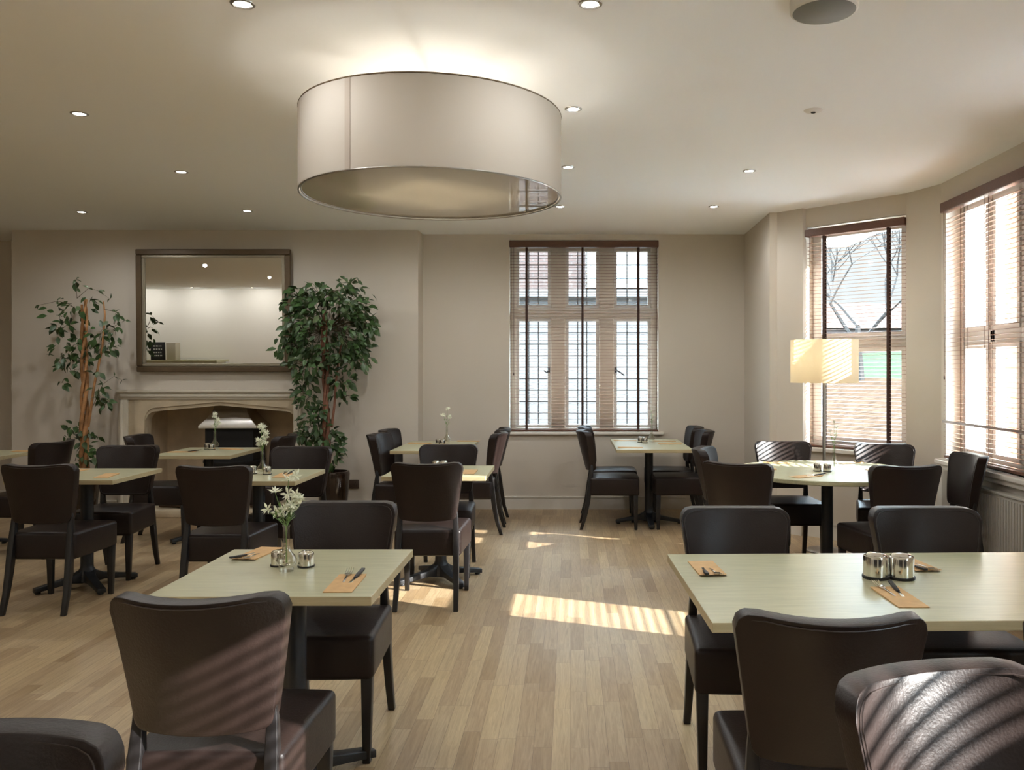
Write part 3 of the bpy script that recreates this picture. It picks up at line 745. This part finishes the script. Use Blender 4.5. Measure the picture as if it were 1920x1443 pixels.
def flower(pos, off, z0, ztop, label, group, seed, rr=.017, blooms=2, leaf=True):
    rnd = random.Random(seed); x, y = pos; dx, dy = off
    t = thing('flower_stem', label, 'flower', (x, y, .76), 0, group)
    top = Vector((dx, dy, ztop)); pts = [Vector((dx * -.04, dy * -.04, .03)), Vector((dx * .04, dy * .04, .155)), Vector((dx * .55, dy * .55, .155 + (ztop - .155) * .5)), top]
    b = B(); b.tube(pts, [.0016, .0014, .0012, .001], 5)
    if leaf:
        for k in range(3):
            p = pts[1].lerp(pts[2], .4 + .6 * k / 2); q = Vector((rnd.uniform(-1, 1), rnd.uniform(-1, 1), .6)).normalized()
            s = q.cross(Vector((0, 0, 1))).normalized() * .004; b.add([p, p + q * .018 + s, p + q * .034, p + q * .018 - s], [(0, 1, 2, 3)])
    b.obj('stem', M['stem'], t)
    b = B()
    for k in range(blooms):
        c = top + Vector((rnd.uniform(-1, 1), rnd.uniform(-1, 1), rnd.uniform(-1, .5))) * (.0 if k == 0 else rr * .9)
        for q in range(2): star(b, c + Vector((0, 0, .002 * q)), rr, (rnd.uniform(-.6, .6) , rnd.uniform(-1, 0), rnd.uniform(.2, 1)), 6, rnd)
    b.obj('blossom', M['petal'], t)
    return t
# pouches and cutlery
def make_pouch():
    b = B(); w_, L = .046, .114
    b.add([(-w_, -L, 0), (w_, -L, 0), (w_, L - .02, 0), (-w_, L - .02, 0), (-w_, -L, .0028), (w_, -L, .0028), (w_, L, .005), (-w_, L, .005), (-w_ + .006, L - .02, .0012), (w_ - .006, L - .02, .0012)],
          [(0, 3, 2, 1), (4, 5, 6, 7), (0, 1, 5, 4), (1, 2, 6, 5), (3, 0, 4, 7)])
    o = b.obj('cutlery_pouch', M['kraft'], smooth=False); tag(o, 'x', 'pouch', 'kraft paper cutlery pouches'); return o
POUCH = make_pouch(); pouch_used = [0]
def pouch(px, py, rz, label, z=.7603, s=1):
    x, y = at_table(px, py); o = POUCH if not pouch_used[0] else POUCH.copy()
    if pouch_used[0]: COL.objects.link(o)
    pouch_used[0] = 1; o.location = (x, y, z); o.rotation_euler = (0, 0, rad(rz)); o.scale = (s, s, 1); o['label'] = label
    return (x, y, rad(rz))
def make_fork():
    f = thing('fork', 'x', 'fork'); b = B(); b.sweepbox([[(-.0035, y, z), (.0035, y, z), (.0035, y, z + .002), (-.0035, y, z + .002)] for y, z in ((-.10, .001), (-.03, .004), (.02, .003))]); b.obj('handle', M['chrome'], f, bevel=.0008)
    b = B(); b.sweepbox([[(-h, y, z), (h, y, z), (h, y, z + .0018), (-h, y, z + .0018)] for h, y, z in ((.0035, .02, .003), (.011, .035, .005), (.012, .048, .004))])
    for k in range(4): b.sweepbox([[(x - .0013, y, z), (x + .0013, y, z), (x + .0013, y, z + .0016), (x - .0013, y, z + .0016)] for x, y, z in ((-.0105 + k * .007, .048, .004), (-.0105 + k * .007, .07, .005), (-.0105 + k * .007, .088, .010))])
    b.obj('head', M['chrome'], f); return f
def make_knife():
    f = thing('knife', 'x', 'knife'); b = B(); b.sweepbox([[(-.005, y, z), (.005, y, z), (.005, y, z + .004), (-.005, y, z + .004)] for y, z in ((-.10, .001), (-.01, .001))]); b.obj('blade', M['chrome'], f, bevel=.0008)
    b = B(); b.sweepbox([[(-h, y, z), (h, y, z), (h, y, z + .007), (-h, y, z + .007)] for h, y, z in ((.005, -.01, .001), (.007, .03, .003), (.0065, .085, .006))]); b.obj('handle', M['dark'], f, bevel=.0015); return f
FORK, KNIFE = make_fork(), make_knife(); fk = [0, 0]
def cutlery(p, where, napkin=False):
    x, y, a = p; c, s = math.cos(a), math.sin(a)
    for k, (src, dx, dy, nm, da) in enumerate(((FORK, -.012, .062, 'fork', .06), (KNIFE, .020, .060, 'knife', -.10))):
        o = src if not fk[k] else dup(src); fk[k] = 1
        o.location = (x + c * dx - s * dy, y + s * dx + c * dy, .7625); o.rotation_euler = (rad(3), 0, a + da)
        o['label'] = ('fork in ' if nm == 'fork' else 'black-handled knife in ') + where; o['group'] = nm + 's in paper pouches'
# front vase table
p = vase(537, 1070, 'glass bud vase with white flowers on the front square table')
jar(523, 1060, 'shiny steel pot half hidden behind the vase on the front square table'); jar(574, 1062, 'shiny steel pot beside the vase on the front square table, not hidden')
for k, (dx, dy, zt, bl) in enumerate([(-.055, .0, .275, 1), (-.085, -.01, .215, 1), (-.05, .01, .20, 2), (.0, .02, .315, 2), (.045, .0, .265, 3), (.035, -.015, .23, 3), (.055, .02, .245, 2), (.02, .0, .215, 2)]):
    flower(p, (dx * .72, dy), 0, zt, 'white star-petalled flower stem in the vase on the front square table', 'white flowers in the front vase', k, .026, bl)
q = pouch(648, 1094, 2, 'kraft paper cutlery pouch near the front edge of the front square table'); cutlery(q, 'pouch near the front edge of the front square table')
q = pouch(483, 1038, 172, 'kraft paper cutlery pouch at the far left corner of the front square table'); cutlery(q, 'pouch at the far left corner of the front square table')
# long table
jar(1642, 1083, 'brassy lidded pot on the long table, the left of two', 1.5); jar(1690, 1084, 'brassy lidded pot on the long table, the right of two', 1.5)
q = pouch(1325, 1066, 183, 'kraft paper pouch at the left end of the long table'); cutlery(q, 'pouch at the left end of the long table')
q = pouch(1685, 1120, 1, 'kraft paper pouch reaching over the near edge side of the long table'); cutlery(q, 'pouch in front of the pots on the long table')
q = pouch(1712, 1058, 186, 'kraft paper pouch partly behind the brassy pots'); cutlery(q, 'pouch behind the brassy pots')
# round table
p = vase(1564, 882, 'glass bud vase on the round table before the bay window', 1.0)
for k, (dx, dy, zt) in enumerate([(.0, 0, .34), (-.03, 0, .28), (.02, .01, .30)]):
    flower(p, (dx, dy), 0, zt, 'thin flower stem in the vase on the round table', 'flowers on the round table', 40 + k, .014, 1)
jar(1533, 883, 'steel pot on the round table, the left of two', 1.0); jar(1551, 884, 'steel pot on the round table, touching the vase', 1.0)
for px_, py_, a, tx in ((1512, 893, -60, 'front rim of the round table'), (1461, 868, 70, 'back left rim of the round table'),
                       (1425, 879, 80, 'left rim of the round table'), (1655, 881, -75, 'right side of the round table'), (1592, 868, -60, 'back rim of the round table behind the vase')):
    q = pouch(px_, py_, a, 'paper cutlery pouch at the ' + tx); cutlery(q, 'pouch at the ' + tx)
# table by the chimney breast corner
p = vase(838, 831, 'glass bud vase on the table by the chimney breast corner')
for k, (dx, zt) in enumerate([(.005, .33), (-.03, .27), (.03, .26)]): flower(p, (dx, 0), 0, zt, 'white flower stem in the vase by the chimney breast corner', 'flowers on the chimney corner table', 60 + k, .024, 2)
jar(822, 833, 'tiny steel pot on the chimney corner table, the left of two'); jar(830, 834, 'tiny steel pot on the chimney corner table, touching the vase', 1.0)
for px_, py_, a, tx in ((787, 831, 88, 'left side'), (866, 835, 86, 'near right side'), (878, 827, 88, 'far right side')): pouch(px_, py_, a, 'paper pouch on the %s of the chimney corner table' % tx)
# table under the leaded window
p = vase(1222, 828, 'glass bud vase on the table under the leaded window')
for k, (dx, zt) in enumerate([(-.005, .30), (.015, .26)]): flower(p, (dx, 0), 0, zt, 'thin green flower stem in the vase under the leaded window', 'flowers under the leaded window', 70 + k, .014, 1)
jar(1201, 829, 'tiny steel pot on the table under the leaded window, the left of two'); jar(1209, 830, 'tiny steel pot on the table under the leaded window, the right of two')
for px_, py_, a, tx in ((1172, 826, 88, 'far left corner'), (1182, 839, 88, 'near left corner'), (1245, 827, 88, 'far right corner'), (1256, 832, 88, 'near right side')): pouch(px_, py_, a, 'paper pouch on the %s of the table under the leaded window' % tx)
# mid room table
jar(817, 878, 'steel pot on the mid room square table, the left of two'); jar(832, 878, 'steel pot on the mid room square table, the right of two')
q = pouch(880, 885, 0, 'paper pouch at the right of the mid room square table'); q = pouch(772, 879, 178, 'paper pouch at the left of the mid room square table'); cutlery(q, 'pouch at the left of the mid room square table')
# round posy table
def posy(p, seeds, n, rad_, z0, z1, label, group):
    rnd = random.Random(seeds)
    for k in range(n):
        z = z0 + (z1 - z0) * k / (n - 1); a = rnd.uniform(0, 2 * PI); rr = rad_ * rnd.uniform(.2, 1) * math.sin(PI * (.2 + .75 * k / (n - 1)))
        flower(p, (rr * math.cos(a), rr * math.sin(a)), 0, z, label, group, seeds * 31 + k, .022, 3, leaf=k % 2 == 0)
p = vase(492, 889, 'glass bud vase with a round white posy'); posy(p, 5, 8, .055, .20, .33, 'white flower stem in the round posy', 'stems of the round white posy')
jar(474, 888, 'steel pot beside the round posy, the left of two'); jar(501, 889, 'steel pot beside the round posy, the right of two')
q = pouch(532, 891, 4, 'paper pouch right of the round posy'); cutlery(q, 'pouch right of the round posy'); q = pouch(440, 884, 178, 'paper pouch left of the round posy'); cutlery(q, 'pouch left of the round posy')
# near left table
pouch(200, 892, 10, 'paper pouch on the right corner of the square table near the left edge'); pouch(140, 883, 180, 'paper pouch behind the dark chair on the square table near the left edge')
# fireplace table
p = vase(403, 841, 'glass bud vase with a slim posy before the fireplace'); posy(p, 9, 5, .04, .20, .31, 'white flower stem in the slim posy before the fireplace', 'stems of the fireplace posy')
jar(389, 842, 'tiny steel pot on the fireplace table, the left of two'); jar(397, 843, 'tiny steel pot on the fireplace table, the right of two')
q = pouch(342, 847, -80, 'paper pouch at the left of the fireplace table'); cutlery(q, 'pouch at the left of the fireplace table'); q = pouch(434, 842, 60, 'paper pouch at the right of the fireplace table')
q = pouch(50, 846, 88, 'paper pouch on the table cut by the left edge')

# ------------------------------------------------------------------ plants
def leaf(b, p, d, L, w_, rnd, mi=0):
    d = Vector(d).normalized(); side = d.cross(Vector((rnd.uniform(-.7, .7), rnd.uniform(-1.3, .3), .6))).normalized(); up = side.cross(d)
    p = Vector(p); m1 = p + d * L * .35; m2 = p + d * L * .7; tip = p + d * L - up * L * .18
    b.add([p, m1 + side * w_ + up * .004, m1 - up * .004, m1 - side * w_ + up * .004, m2 + side * w_ * .7 - up * L * .03, m2 - up * (L * .05), m2 - side * w_ * .7 - up * L * .03, tip],
          [(0, 1, 2), (0, 2, 3), (1, 4, 5, 2), (2, 5, 6, 3), (4, 7, 5), (5, 7, 6)], mi)
def plant(label, x, y, clumps, trunks, bark, seed, hero, pot_r=.15, pot_h=.45, stray=(), dens=1.0):
    rnd = random.Random(seed)
    t = thing('potted_ficus', label, 'plant', (x, y, 0))
    b = B(); b.lathe([(0, 0), (pot_r * .72, 0), (pot_r * .8, .02), (pot_r, pot_h * .85), (pot_r * 1.02, pot_h * .95), (pot_r * .98, pot_h), (pot_r * .88, pot_h), (pot_r * .86, pot_h * .9), (0, pot_h * .9)], 32); b.obj('pot', M['pot'], t, angle=50)
    b = B(); b.lathe([(0, pot_h * .9), (pot_r * .86, pot_h * .9), (pot_r * .5, pot_h * .93), (0, pot_h * .94)], 20); b.obj('soil', M['soil'], t)
    for pts, rr in trunks:
        b = B(); b.tube(pts, rr, 8); b.obj('trunk', bark, t)
    b = B(); bt = B()
    for cx, cz, rx, rz, n in clumps:
        n = max(3, int(n * dens))
        for k in range(n):
            while True:
                u = Vector((rnd.uniform(-1, 1), rnd.uniform(-1, 1), rnd.uniform(-1, 1)))
                if u.length < 1: break
            if rx > .2: u = u.normalized() * (u.length ** .5)
            ry = min(rx, .22 if rx > .2 else rx)
            p = Vector((cx + u.x * rx, u.y * ry, cz + u.z * rz))
            d = Vector((u.x * .8 + rnd.uniform(-.5, .5), u.y * .8 + rnd.uniform(-.5, .5), rnd.uniform(-1.1, .25) + u.z * .35))
            L = rnd.uniform(.062, .105)
            leaf(b, p, d, L, L * .27, rnd, 0 if rnd.random() < hero else 1)
            if k % 6 == 0:
                bt.tube([(cx + u.x * rx * .2, u.y * ry * .2, cz + u.z * rz * .2 - .03), (cx + u.x * rx * .65, u.y * ry * .65, cz + u.z * rz * .6), p], [.003, .0022, .0012], 4)
    for pts in stray:
        bt.tube(pts, [.003, .002, .0015, .001][:len(pts)], 4)
        for q in pts[1:]:
            for _ in range(2): leaf(b, q, (rnd.uniform(-1, 1), rnd.uniform(-.5, .5), rnd.uniform(-.8, .4)), .06, .014, rnd, 1)
    b.obj('foliage', [M['leaf'], M['leafpale']], t); bt.obj('twigs', M['twig'], t)
    return t
def PX(px, Y, x0): return (px - VX) * Y / F - x0
def PZ(py, Y): return CH - (py - VY) * Y / F
Yp = 8.33; x0 = (155 - VX) * Yp / F
def cl(px, py, rx, rz, n): return (PX(px, Yp, x0), PZ(py, Yp), rx * Yp / F, rz * Yp / F, n)
def braid(x_px, za, zb, r0, off, turns, ph, lean=0):
    pts = []
    for k in range(22):
        q = k / 21; a = ph + turns * 2 * PI * q
        pts.append((PX(x_px, Yp, x0) + off * math.cos(a) * (1 - .3 * q) + lean * q, off * math.sin(a), za + (zb - za) * q))
    return pts, [r0 * (1 - .45 * k / 21) for k in range(22)]
clumpsL = [cl(148, 575, 30, 26, 34), cl(175, 560, 15, 12, 8), cl(112, 585, 26, 16, 12), cl(115, 610, 20, 22, 20), cl(108, 622, 12, 14, 12), cl(125, 650, 24, 26, 26), cl(158, 640, 26, 20, 34), cl(185, 628, 20, 16, 14),
           cl(212, 605, 12, 30, 20), cl(218, 625, 8, 14, 8), cl(200, 650, 18, 16, 24), cl(115, 675, 12, 20, 14), cl(135, 690, 18, 16, 14), cl(150, 670, 24, 14, 16), cl(115, 712, 14, 12, 8), cl(185, 735, 14, 18, 22), cl(195, 752, 14, 12, 14), cl(182, 700, 10, 18, 8),
           cl(145, 800, 16, 12, 14), cl(125, 812, 18, 12, 14), cl(165, 815, 20, 10, 26), cl(160, 845, 18, 20, 34), cl(180, 865, 14, 18, 24), cl(140, 860, 12, 14, 8), cl(143, 528, 9, 6, 5)]
trL = [braid(158, .40, 2.15, .024, .028, 2.0, 0), braid(158, .40, 2.15, .022, .028, 2.0, 2.1), braid(158, .40, 2.10, .020, .028, 2.0, 4.2),
       ([(PX(165, Yp, x0), 0, PZ(800, Yp)), (PX(172, Yp, x0), -.02, PZ(770, Yp)), (PX(178, Yp, x0), -.01, PZ(720, Yp)), (PX(192, Yp, x0), 0, PZ(650, Yp)), (PX(197, Yp, x0), 0, PZ(590, Yp)), (PX(194, Yp, x0), 0, PZ(565, Yp))], [.014, .013, .012, .011, .009, .006])]
def st(*pp): return [(PX(a, Yp, x0), -.05 + .02 * i, PZ(c, Yp)) for i, (a, c) in enumerate(pp)]
plant('tall sparse ficus with orange braided trunk against the wall near the left edge', x0, Yp, clumpsL, trL, M['trunk'], 3, .75, dens=.72, stray=[st((150, 560), (170, 540), (185, 545), (205, 560)), st((140, 570), (110, 565), (75, 572)), st((200, 580), (220, 585), (236, 600)), st((150, 560), (146, 540), (143, 524)), st((180, 760), (196, 720), (215, 705), (228, 712))])
Yp = 8.35; x0 = (625 - VX) * Yp / F
clumpsR = [cl(615, 610, 86, 72, 640), cl(560, 560, 32, 26, 60), cl(650, 560, 52, 30, 90), cl(690, 610, 22, 26, 40), cl(545, 640, 30, 36, 80), cl(665, 665, 34, 34, 90), cl(580, 680, 40, 26, 80),
           cl(575, 712, 20, 24, 40), cl(640, 712, 22, 18, 40), cl(572, 745, 20, 22, 40), cl(640, 740, 18, 16, 16), cl(588, 790, 26, 20, 60), cl(575, 815, 24, 16, 40), cl(615, 820, 26, 20, 70), cl(632, 845, 14, 14, 24), cl(600, 770, 16, 16, 26), cl(630, 865, 12, 16, 10), cl(600, 545, 60, 18, 40), cl(655, 530, 24, 10, 10)]
trR = [braid(613, .40, 2.05, .022, .026, 1.8, .5, -.03), braid(613, .40, 2.05, .02, .026, 1.8, 2.6, -.03), braid(614, .40, 2.0, .02, .026, 1.8, 4.7, -.02),
       ([(PX(622, Yp, x0), 0, PZ(800, Yp)), (PX(628, Yp, x0), -.02, PZ(760, Yp)), (PX(632, Yp, x0), -.01, PZ(700, Yp)), (PX(640, Yp, x0), 0, PZ(640, Yp))], [.014, .012, .010, .008])]
plant('dense bushy ficus in a dark glazed pot right of the fireplace', x0, Yp, clumpsR, trR, M['trunkd'], 8, .85, pot_r=.155, pot_h=.475)

# ------------------------------------------------------------------ drum pendant
k = .85
px_, py_ = -.678, 4.93 * k
R = .743 * k; zb, zt = CH + k, CH + 1.463 * k
r = thing('drum_pendant', 'large cream drum pendant lamp hanging from the ceiling', 'ceiling lamp', (px_, py_, 0))
n = 96; b = B(); b.lathe([(R, zb), (R, zt), (R - .004, zt), (R - .004, zb), (R, zb)], n); b.obj('drum_shade', M['shade'], r, angle=50)
a0 = math.atan2(-1, -.47)
sx, sy = R * math.cos(a0), R * math.sin(a0)
T = Matrix.Translation((sx, sy, 0)) @ Matrix.Rotation(a0, 4, 'Z')
b = B(); b.box(-.001, .0018, -.014, .014, zb + .003, zt - .003, T=T); b.obj('shade_seam', fabric_shade('seam_fabric', (.58, .51, .44), .3), r)
for z in (zb, zt): b = B(); b.tube([((R - .003) * math.cos(2 * PI * i / 72), (R - .003) * math.sin(2 * PI * i / 72), z) for i in range(72)], .005, 6, closed=True); b.obj('rim_ring', M['frame'] if z == zt else M['steel'], r)
b = B(); b.prism([((R - .016) * math.cos(2 * PI * i / 96), (R - .016) * math.sin(2 * PI * i / 96)) for i in range(96)], zb + .007, zb + .011); b.obj('diffuser', M['diffuser'], r, smooth=False)
b = B(); b.tube([((R - .014) * math.cos(2 * PI * i / 72), (R - .014) * math.sin(2 * PI * i / 72), zb + .006) for i in range(72)], .004, 6, closed=True); b.obj('diffuser_ring', M['steel'], r)
for a in (30, 150, 270):
    c, s = math.cos(rad(a)), math.sin(rad(a)); b = B(); b.tube([(c * (R - .005), s * (R - .005), zt - .01), (0, 0, zt - .01)], .005, 6); b.tube([(c * .2, s * .2, zt - .01), (c * .05, s * .05, CEIL - .02)], .0015, 5); b.obj('spider_arm', M['steel'], r)
b = B(); b.lathe([(0, CEIL - .03), (.06, CEIL - .028), (.065, CEIL), (0, CEIL)], 24); b.lathe([(.02, zt - .05), (.02, CEIL - .025)], 12); b.obj('ceiling_rose', M['white'], r)
for a in (0, 90, 180, 270):
    c, s = math.cos(rad(a)), math.sin(rad(a)); b = B(); b.lathe([(0, -.045), (.018, -.04), (.027, -.018), (.022, .008), (.012, .03), (.011, .05)], 14, (c * .14, s * .14), zt - .10); b.obj('bulb', M['bulb'], r)
    l_ = bpy.data.lights.new('pendant_bulb', 'POINT'); l_.energy = PENDANT_W; l_.color = (1, .92, .80); l_.shadow_soft_size = .03
    o = bpy.data.objects.new('pendant_bulb_light', l_); COL.objects.link(o); o.parent = r; o.location = (c * .22, s * .22, zt - .27)

# ------------------------------------------------------------------ ceiling fittings
def downlight_proto():
    d = thing('ceiling_downlight', 'x', 'downlight')
    b = B(); b.lathe([(.034, -.001), (.037, -.006), (.046, -.004), (.048, 0)], 28); b.lathe([(.034, -.001), (.030, .0)], 28); b.obj('trim_ring', M['steel'], d)
    b = B(); b.lathe([(0, -.0045), (.020, -.0045), (.031, -.002)], 24); b.obj('lamp_face', M['spot'], d)
    l_ = bpy.data.lights.new('downlight_beam', 'SPOT'); l_.energy = DOWNLIGHT_W; l_.color = (1, .99, .98); l_.spot_size = rad(176); l_.spot_blend = .6; l_.shadow_soft_size = .03
    o = bpy.data.objects.new('downlight_beam', l_); COL.objects.link(o); o.parent = d; o.location = (0, 0, -.02)
    return d
DL = downlight_proto()
spots = [((455, 7), 'at the top edge above the pendant, left of it'), ((1107, 7), 'at the top edge, right of the pendant'), ((149, 213), 'left of the pendant, nearest the left edge'), ((1075, 204), 'beside the upper right rim of the pendant'),
         ((340, 322), 'above the wall mirror'), ((1065, 313), 'beside the lower right rim of the pendant'), ((1405, 320), 'over the round table'), ((1338, 387), 'close to the corner of the bay'), ((1050, 387), 'just below the pendant rim over the leaded window'), ((153, 397), 'above the sparse ficus')]
for i, ((px_, py_), tx) in enumerate(spots):
    Y = F * (CEIL - CH) / (VY - py_); X = (px_ - VX) * Y / F
    o = DL if i == 0 else dup(DL); o.location = (X, Y, CEIL); o['label'] = 'small round lit ceiling downlight ' + tx; o['group'] = 'recessed ceiling downlights'
for X, Y in ((-1.28, 1.2), (1.2, 1.2), (-3.2, 1.4), (-1.28, -1.2), (1.2, -1.2), (-3.2, -1.2), (-5.6, 1.4), (-5.6, -1.2), (-5.6, 4.2), (-1.4, 6.1), (-1.4, 7.6), (-2.9, 7.65), (-4.5, 6.1)):
    o = dup(DL); o.location = (X, Y, CEIL); o['label'] = 'recessed ceiling downlight seen only in the mirror or hidden by the pendant'; o['group'] = 'recessed downlights out of direct view'
for k, X in enumerate((-4.6, -6.0, -7.4, -8.8, -10.2)):  # extra lamps, added to brighten the wall reflected in the mirror
    o = dup(DL); o.location = (X, -2.55, CEIL); o['label'] = 'added ceiling downlight brightening the wall that the mirror reflects'; o['group'] = 'added wall washing downlights'
    for c_ in o.children:
        if c_.type == 'LIGHT': c_.data = c_.data.copy(); c_.data.energy = 8.5; c_.rotation_euler = (rad(-25), 0, 0)
r = thing('smoke_sensor', 'small unlit white ceiling sensor with dark centre above the lamp side', 'sensor', (1.335, 4.695, CEIL))
b = B(); b.lathe([(0, -.012), (.014, -.012), (.018, -.008), (.045, -.006), (.052, 0)], 28); b.obj('sensor_cover', M['white'], r)
b = B(); b.lathe([(0, -.016), (.012, -.015), (.014, -.011)], 16); b.obj('sensor_eye', M['black'], r)
r = thing('ceiling_speaker', 'large round grey-faced fitting cut off by the top edge of the ceiling', 'ceiling fitting', (.98, 3.30, CEIL))
b = B(); b.lathe([(.122, -.045), (.128, -.04), (.13, 0)], 48); b.obj('rim', M['white'], r)
b = B(); b.lathe([(0, -.047), (.117, -.046), (.122, -.042)], 48); b.obj('grille_face', M['grille'], r)

# ------------------------------------------------------------------ standing lamp
r = thing('floor_lamp', 'standing lamp with cream drum shade in front of the bay window', 'lamp', (2.05, 6.90, 0))
b = B(); b.lathe([(0, 0), (.14, 0), (.145, .008), (.13, .018), (.02, .024), (0, .024)], 32); b.obj('base', M['steel'], r)
b = B(); b.lathe([(.013, .02), (.013, 1.44)], 14); b.obj('pole', M['steel'], r)
b = B(); b.lathe([(.265, 1.36), (.265, 1.705), (.262, 1.705), (.262, 1.36), (.265, 1.36)], 56); b.obj('lamp_shade', M['lampshade'], r, angle=50)
b = B()
for a in (0, 120, 240): b.tube([(0, 0, 1.44), (.26 * math.cos(rad(a)), .26 * math.sin(rad(a)), 1.40)], .002, 5)
b.obj('shade_carrier', M['steel'], r)
b = B(); b.lathe([(.012, 1.44), (.012, 1.48), (.02, 1.51), (.028, 1.54), (.02, 1.57), (0, 1.58)], 14); b.obj('bulb', M['bulb'], r)
l_ = bpy.data.lights.new('lamp_bulb', 'POINT'); l_.energy = FLOOR_LAMP_W; l_.color = (1, .72, .42); l_.shadow_soft_size = .03
o = bpy.data.objects.new('lamp_bulb_light', l_); COL.objects.link(o); o.parent = r; o.location = (-.05, -.03, 1.55)

# ------------------------------------------------------------------ seen only in the mirror: counter end with a chalkboard sign
r = thing('service_counter', 'pale service counter against the wall facing the mirror', 'counter', (-9.5, -2.9, 0))
B().box(-.9, 1.2, -.3, .3, 0, 1.15).obj('body', M['trim'], r, bevel=.01); B().box(-.92, 1.25, -.35, .35, 1.15, 1.2).obj('worktop', M['table'], r)
r = thing('chalkboard_sign', 'small black sign with white chalk scribbles reflected in the mirror', 'sign', (-9.78, -2.9, 1.2))
b = B(); b.box(-.17, .17, -.02, .02, 0, .42); b.obj('board', M['chalk'], r, bevel=.01)
b = B(); rnd = random.Random(2)
for k in range(4):
    x = -.10
    while x < .09:
        w_ = rnd.uniform(.02, .045); b.box(x, x + w_, .0205, .0215, .33 - k * .075 - .018, .33 - k * .075 + .012); x += w_ + .02
b.obj('chalk_scribble', M['chalkmark'], r)
B().box(-9.54, -9.32, -3.05, -2.8, 1.2, 1.6).obj('carton', M['counter'], bevel=.004); tag(bpy.data.objects['carton'], 'beige box beside the black sign, reflected in the mirror', 'box')

# ------------------------------------------------------------------ outside
structure(B().box(-14, 7.6, 9.9, 60, -.60, -.5).obj('ground_back', M['paving'], smooth=False))
structure(B().box(3.15, 7.6, -20, 9.9, -.60, -.50).obj('bounce_ground', mat('pale_bounce_ground', (.78, .77, .75), .9), smooth=False))  # unseen pale ground, added to bounce sunlight up onto the ceiling
def sloped(name, x0, x1, y0, y1, z0, z1, m):
    b = B(); b.add([(x0, y0, z0), (x1, y0, z1), (x1, y1, z1), (x0, y1, z0), (x0, y0, -2), (x1, y0, -2), (x1, y1, -2), (x0, y1, -2)], [(0, 1, 2, 3), (4, 7, 6, 5), (0, 4, 5, 1), (2, 6, 7, 3), (1, 5, 6, 2), (0, 3, 7, 4)]); return structure(b.obj(name, m, smooth=False))
sloped('bank_ground', 7.6, 14, -20, 120, -.5, 1.1, M['bank'])
sloped('lawn_ground', 14, 30, -20, 120, 1.1, 3.2, M['grass'])
sloped('field_ground', 30, 60, -20, 120, 3.2, 3.3, M['grass'])
def house(label, x, y, w_, d_, h_, mlow, win, z=-.5, rh=2.2):
    r = thing('house', label, 'building', (x, y, z))
    B().box(0, w_, 0, d_, 0, h_).obj('walls', mlow, r, smooth=False)
    b = B(); b.add([(-.4, -.4, h_), (w_ + .4, -.4, h_), (w_ + .4, d_ + .4, h_), (-.4, d_ + .4, h_), (.5, d_ / 2, h_ + rh), (w_ - .5, d_ / 2, h_ + rh)], [(0, 1, 5, 4), (2, 3, 4, 5), (0, 4, 3), (1, 2, 5), (0, 3, 2, 1)]); b.obj('roof', M['roof'], r, smooth=False)
    for a, z, ww, hh_ in win:
        f = B().box(a, a + ww, -.06, .02, z, z + hh_).obj('window', M['upvc'], r, smooth=False)
        B().box(a + .08, a + ww - .08, -.07, -.055, z + .08, z + hh_ - .08).obj('pane', mat('dim_pane', (.25, .28, .3), .15), f, smooth=False)
    return r
house('pale house with red brick lower storey outside the leaded window', -9, 17, 12, 6, 6.0, M['brick'], [(2, 3.6, 1.6, 1.4), (6.2, 3.6, 1.6, 1.4), (9.3, 3.6, 1.6, 1.4), (6.2, 1.0, 1.8, 1.6), (2, 1, 1.6, 1.6)])
r = thing('rendered_extension', 'white rendered porch wall before the brick house outside', 'building', (-2.5, 14.5, -.5)); B().box(0, 5.2, 0, 2.0, .9, 3.2).obj('walls', M['render'], r, smooth=False); B().box(0, 5.2, .05, 2.0, 0, .9).obj('brick_plinth', M['brick'], r, smooth=False); B().box(-.1, 5.3, -.15, 2.05, 3.2, 3.32).obj('coping', M['render'], r, smooth=False)
house('brick house far off beyond the lawn', 26, 92, 20, 9, 3.4, M['brick'], [(2, 1.2, 1.4, 1.2), (8, 1.2, 1.4, 1.2), (14, 1.2, 1.4, 1.2)], 2.6, 3.0)
r = thing('brick_pier', 'dark brick pier between the lights of the long window, behind its blind', 'pier', (2.96, 4.60, -.5)); B().box(0, .32, 0, .94, 0, 4.2).obj('pier_shaft', M['brickdark'], r, smooth=False)
r = thing('brick_pier', 'red brick corner pier just outside the long window', 'pier', (3.20, 6.46, -.5)); B().box(0, .32, -.02, .5, 0, 4.2).obj('pier_shaft', M['brickdark'], r, smooth=False)
def tree(label, x, y, z, h, seed):
    rnd = random.Random(seed); r = thing('bare_tree', label, 'tree', (x, y, z)); b = B(); tw = B()
    def grow(p, d, L, rr, lv, bb):
        pts = [p]; q = p
        for _ in range(3):
            d = (d + Vector((rnd.uniform(-.2, .2), rnd.uniform(-.2, .2), rnd.uniform(-.05, .15)))).normalized(); q = q + d * L / 3; pts.append(q)
        bb.tube(pts, [rr, rr * .9, rr * .8, rr * .65], 5 if lv < 2 else 3)
        if lv >= 5: return
        for _ in range(3):
            nd = (d + Vector((rnd.uniform(-.9, .9), rnd.uniform(-.9, .9), rnd.uniform(-.2, .6)))).normalized()
            grow(pts[rnd.choice((2, 3, 3))], nd, L * rnd.uniform(.72, .92), rr * .58, lv + 1, b if lv < 1 else tw)
    grow(Vector((0, 0, 0)), Vector((0, 0, 1)), h * .20, h * .014, 0, b)
    b.obj('trunk', M['bark'], r); tw.obj('branches', M['bark'], r); return r
tree('bare winter tree on the lawn seen through the bay window blind', 13.6, 40, 1.0, 13, 4)
tree('bare winter tree farther right outside the long window', 17.0, 32, 1.4, 10, 6)
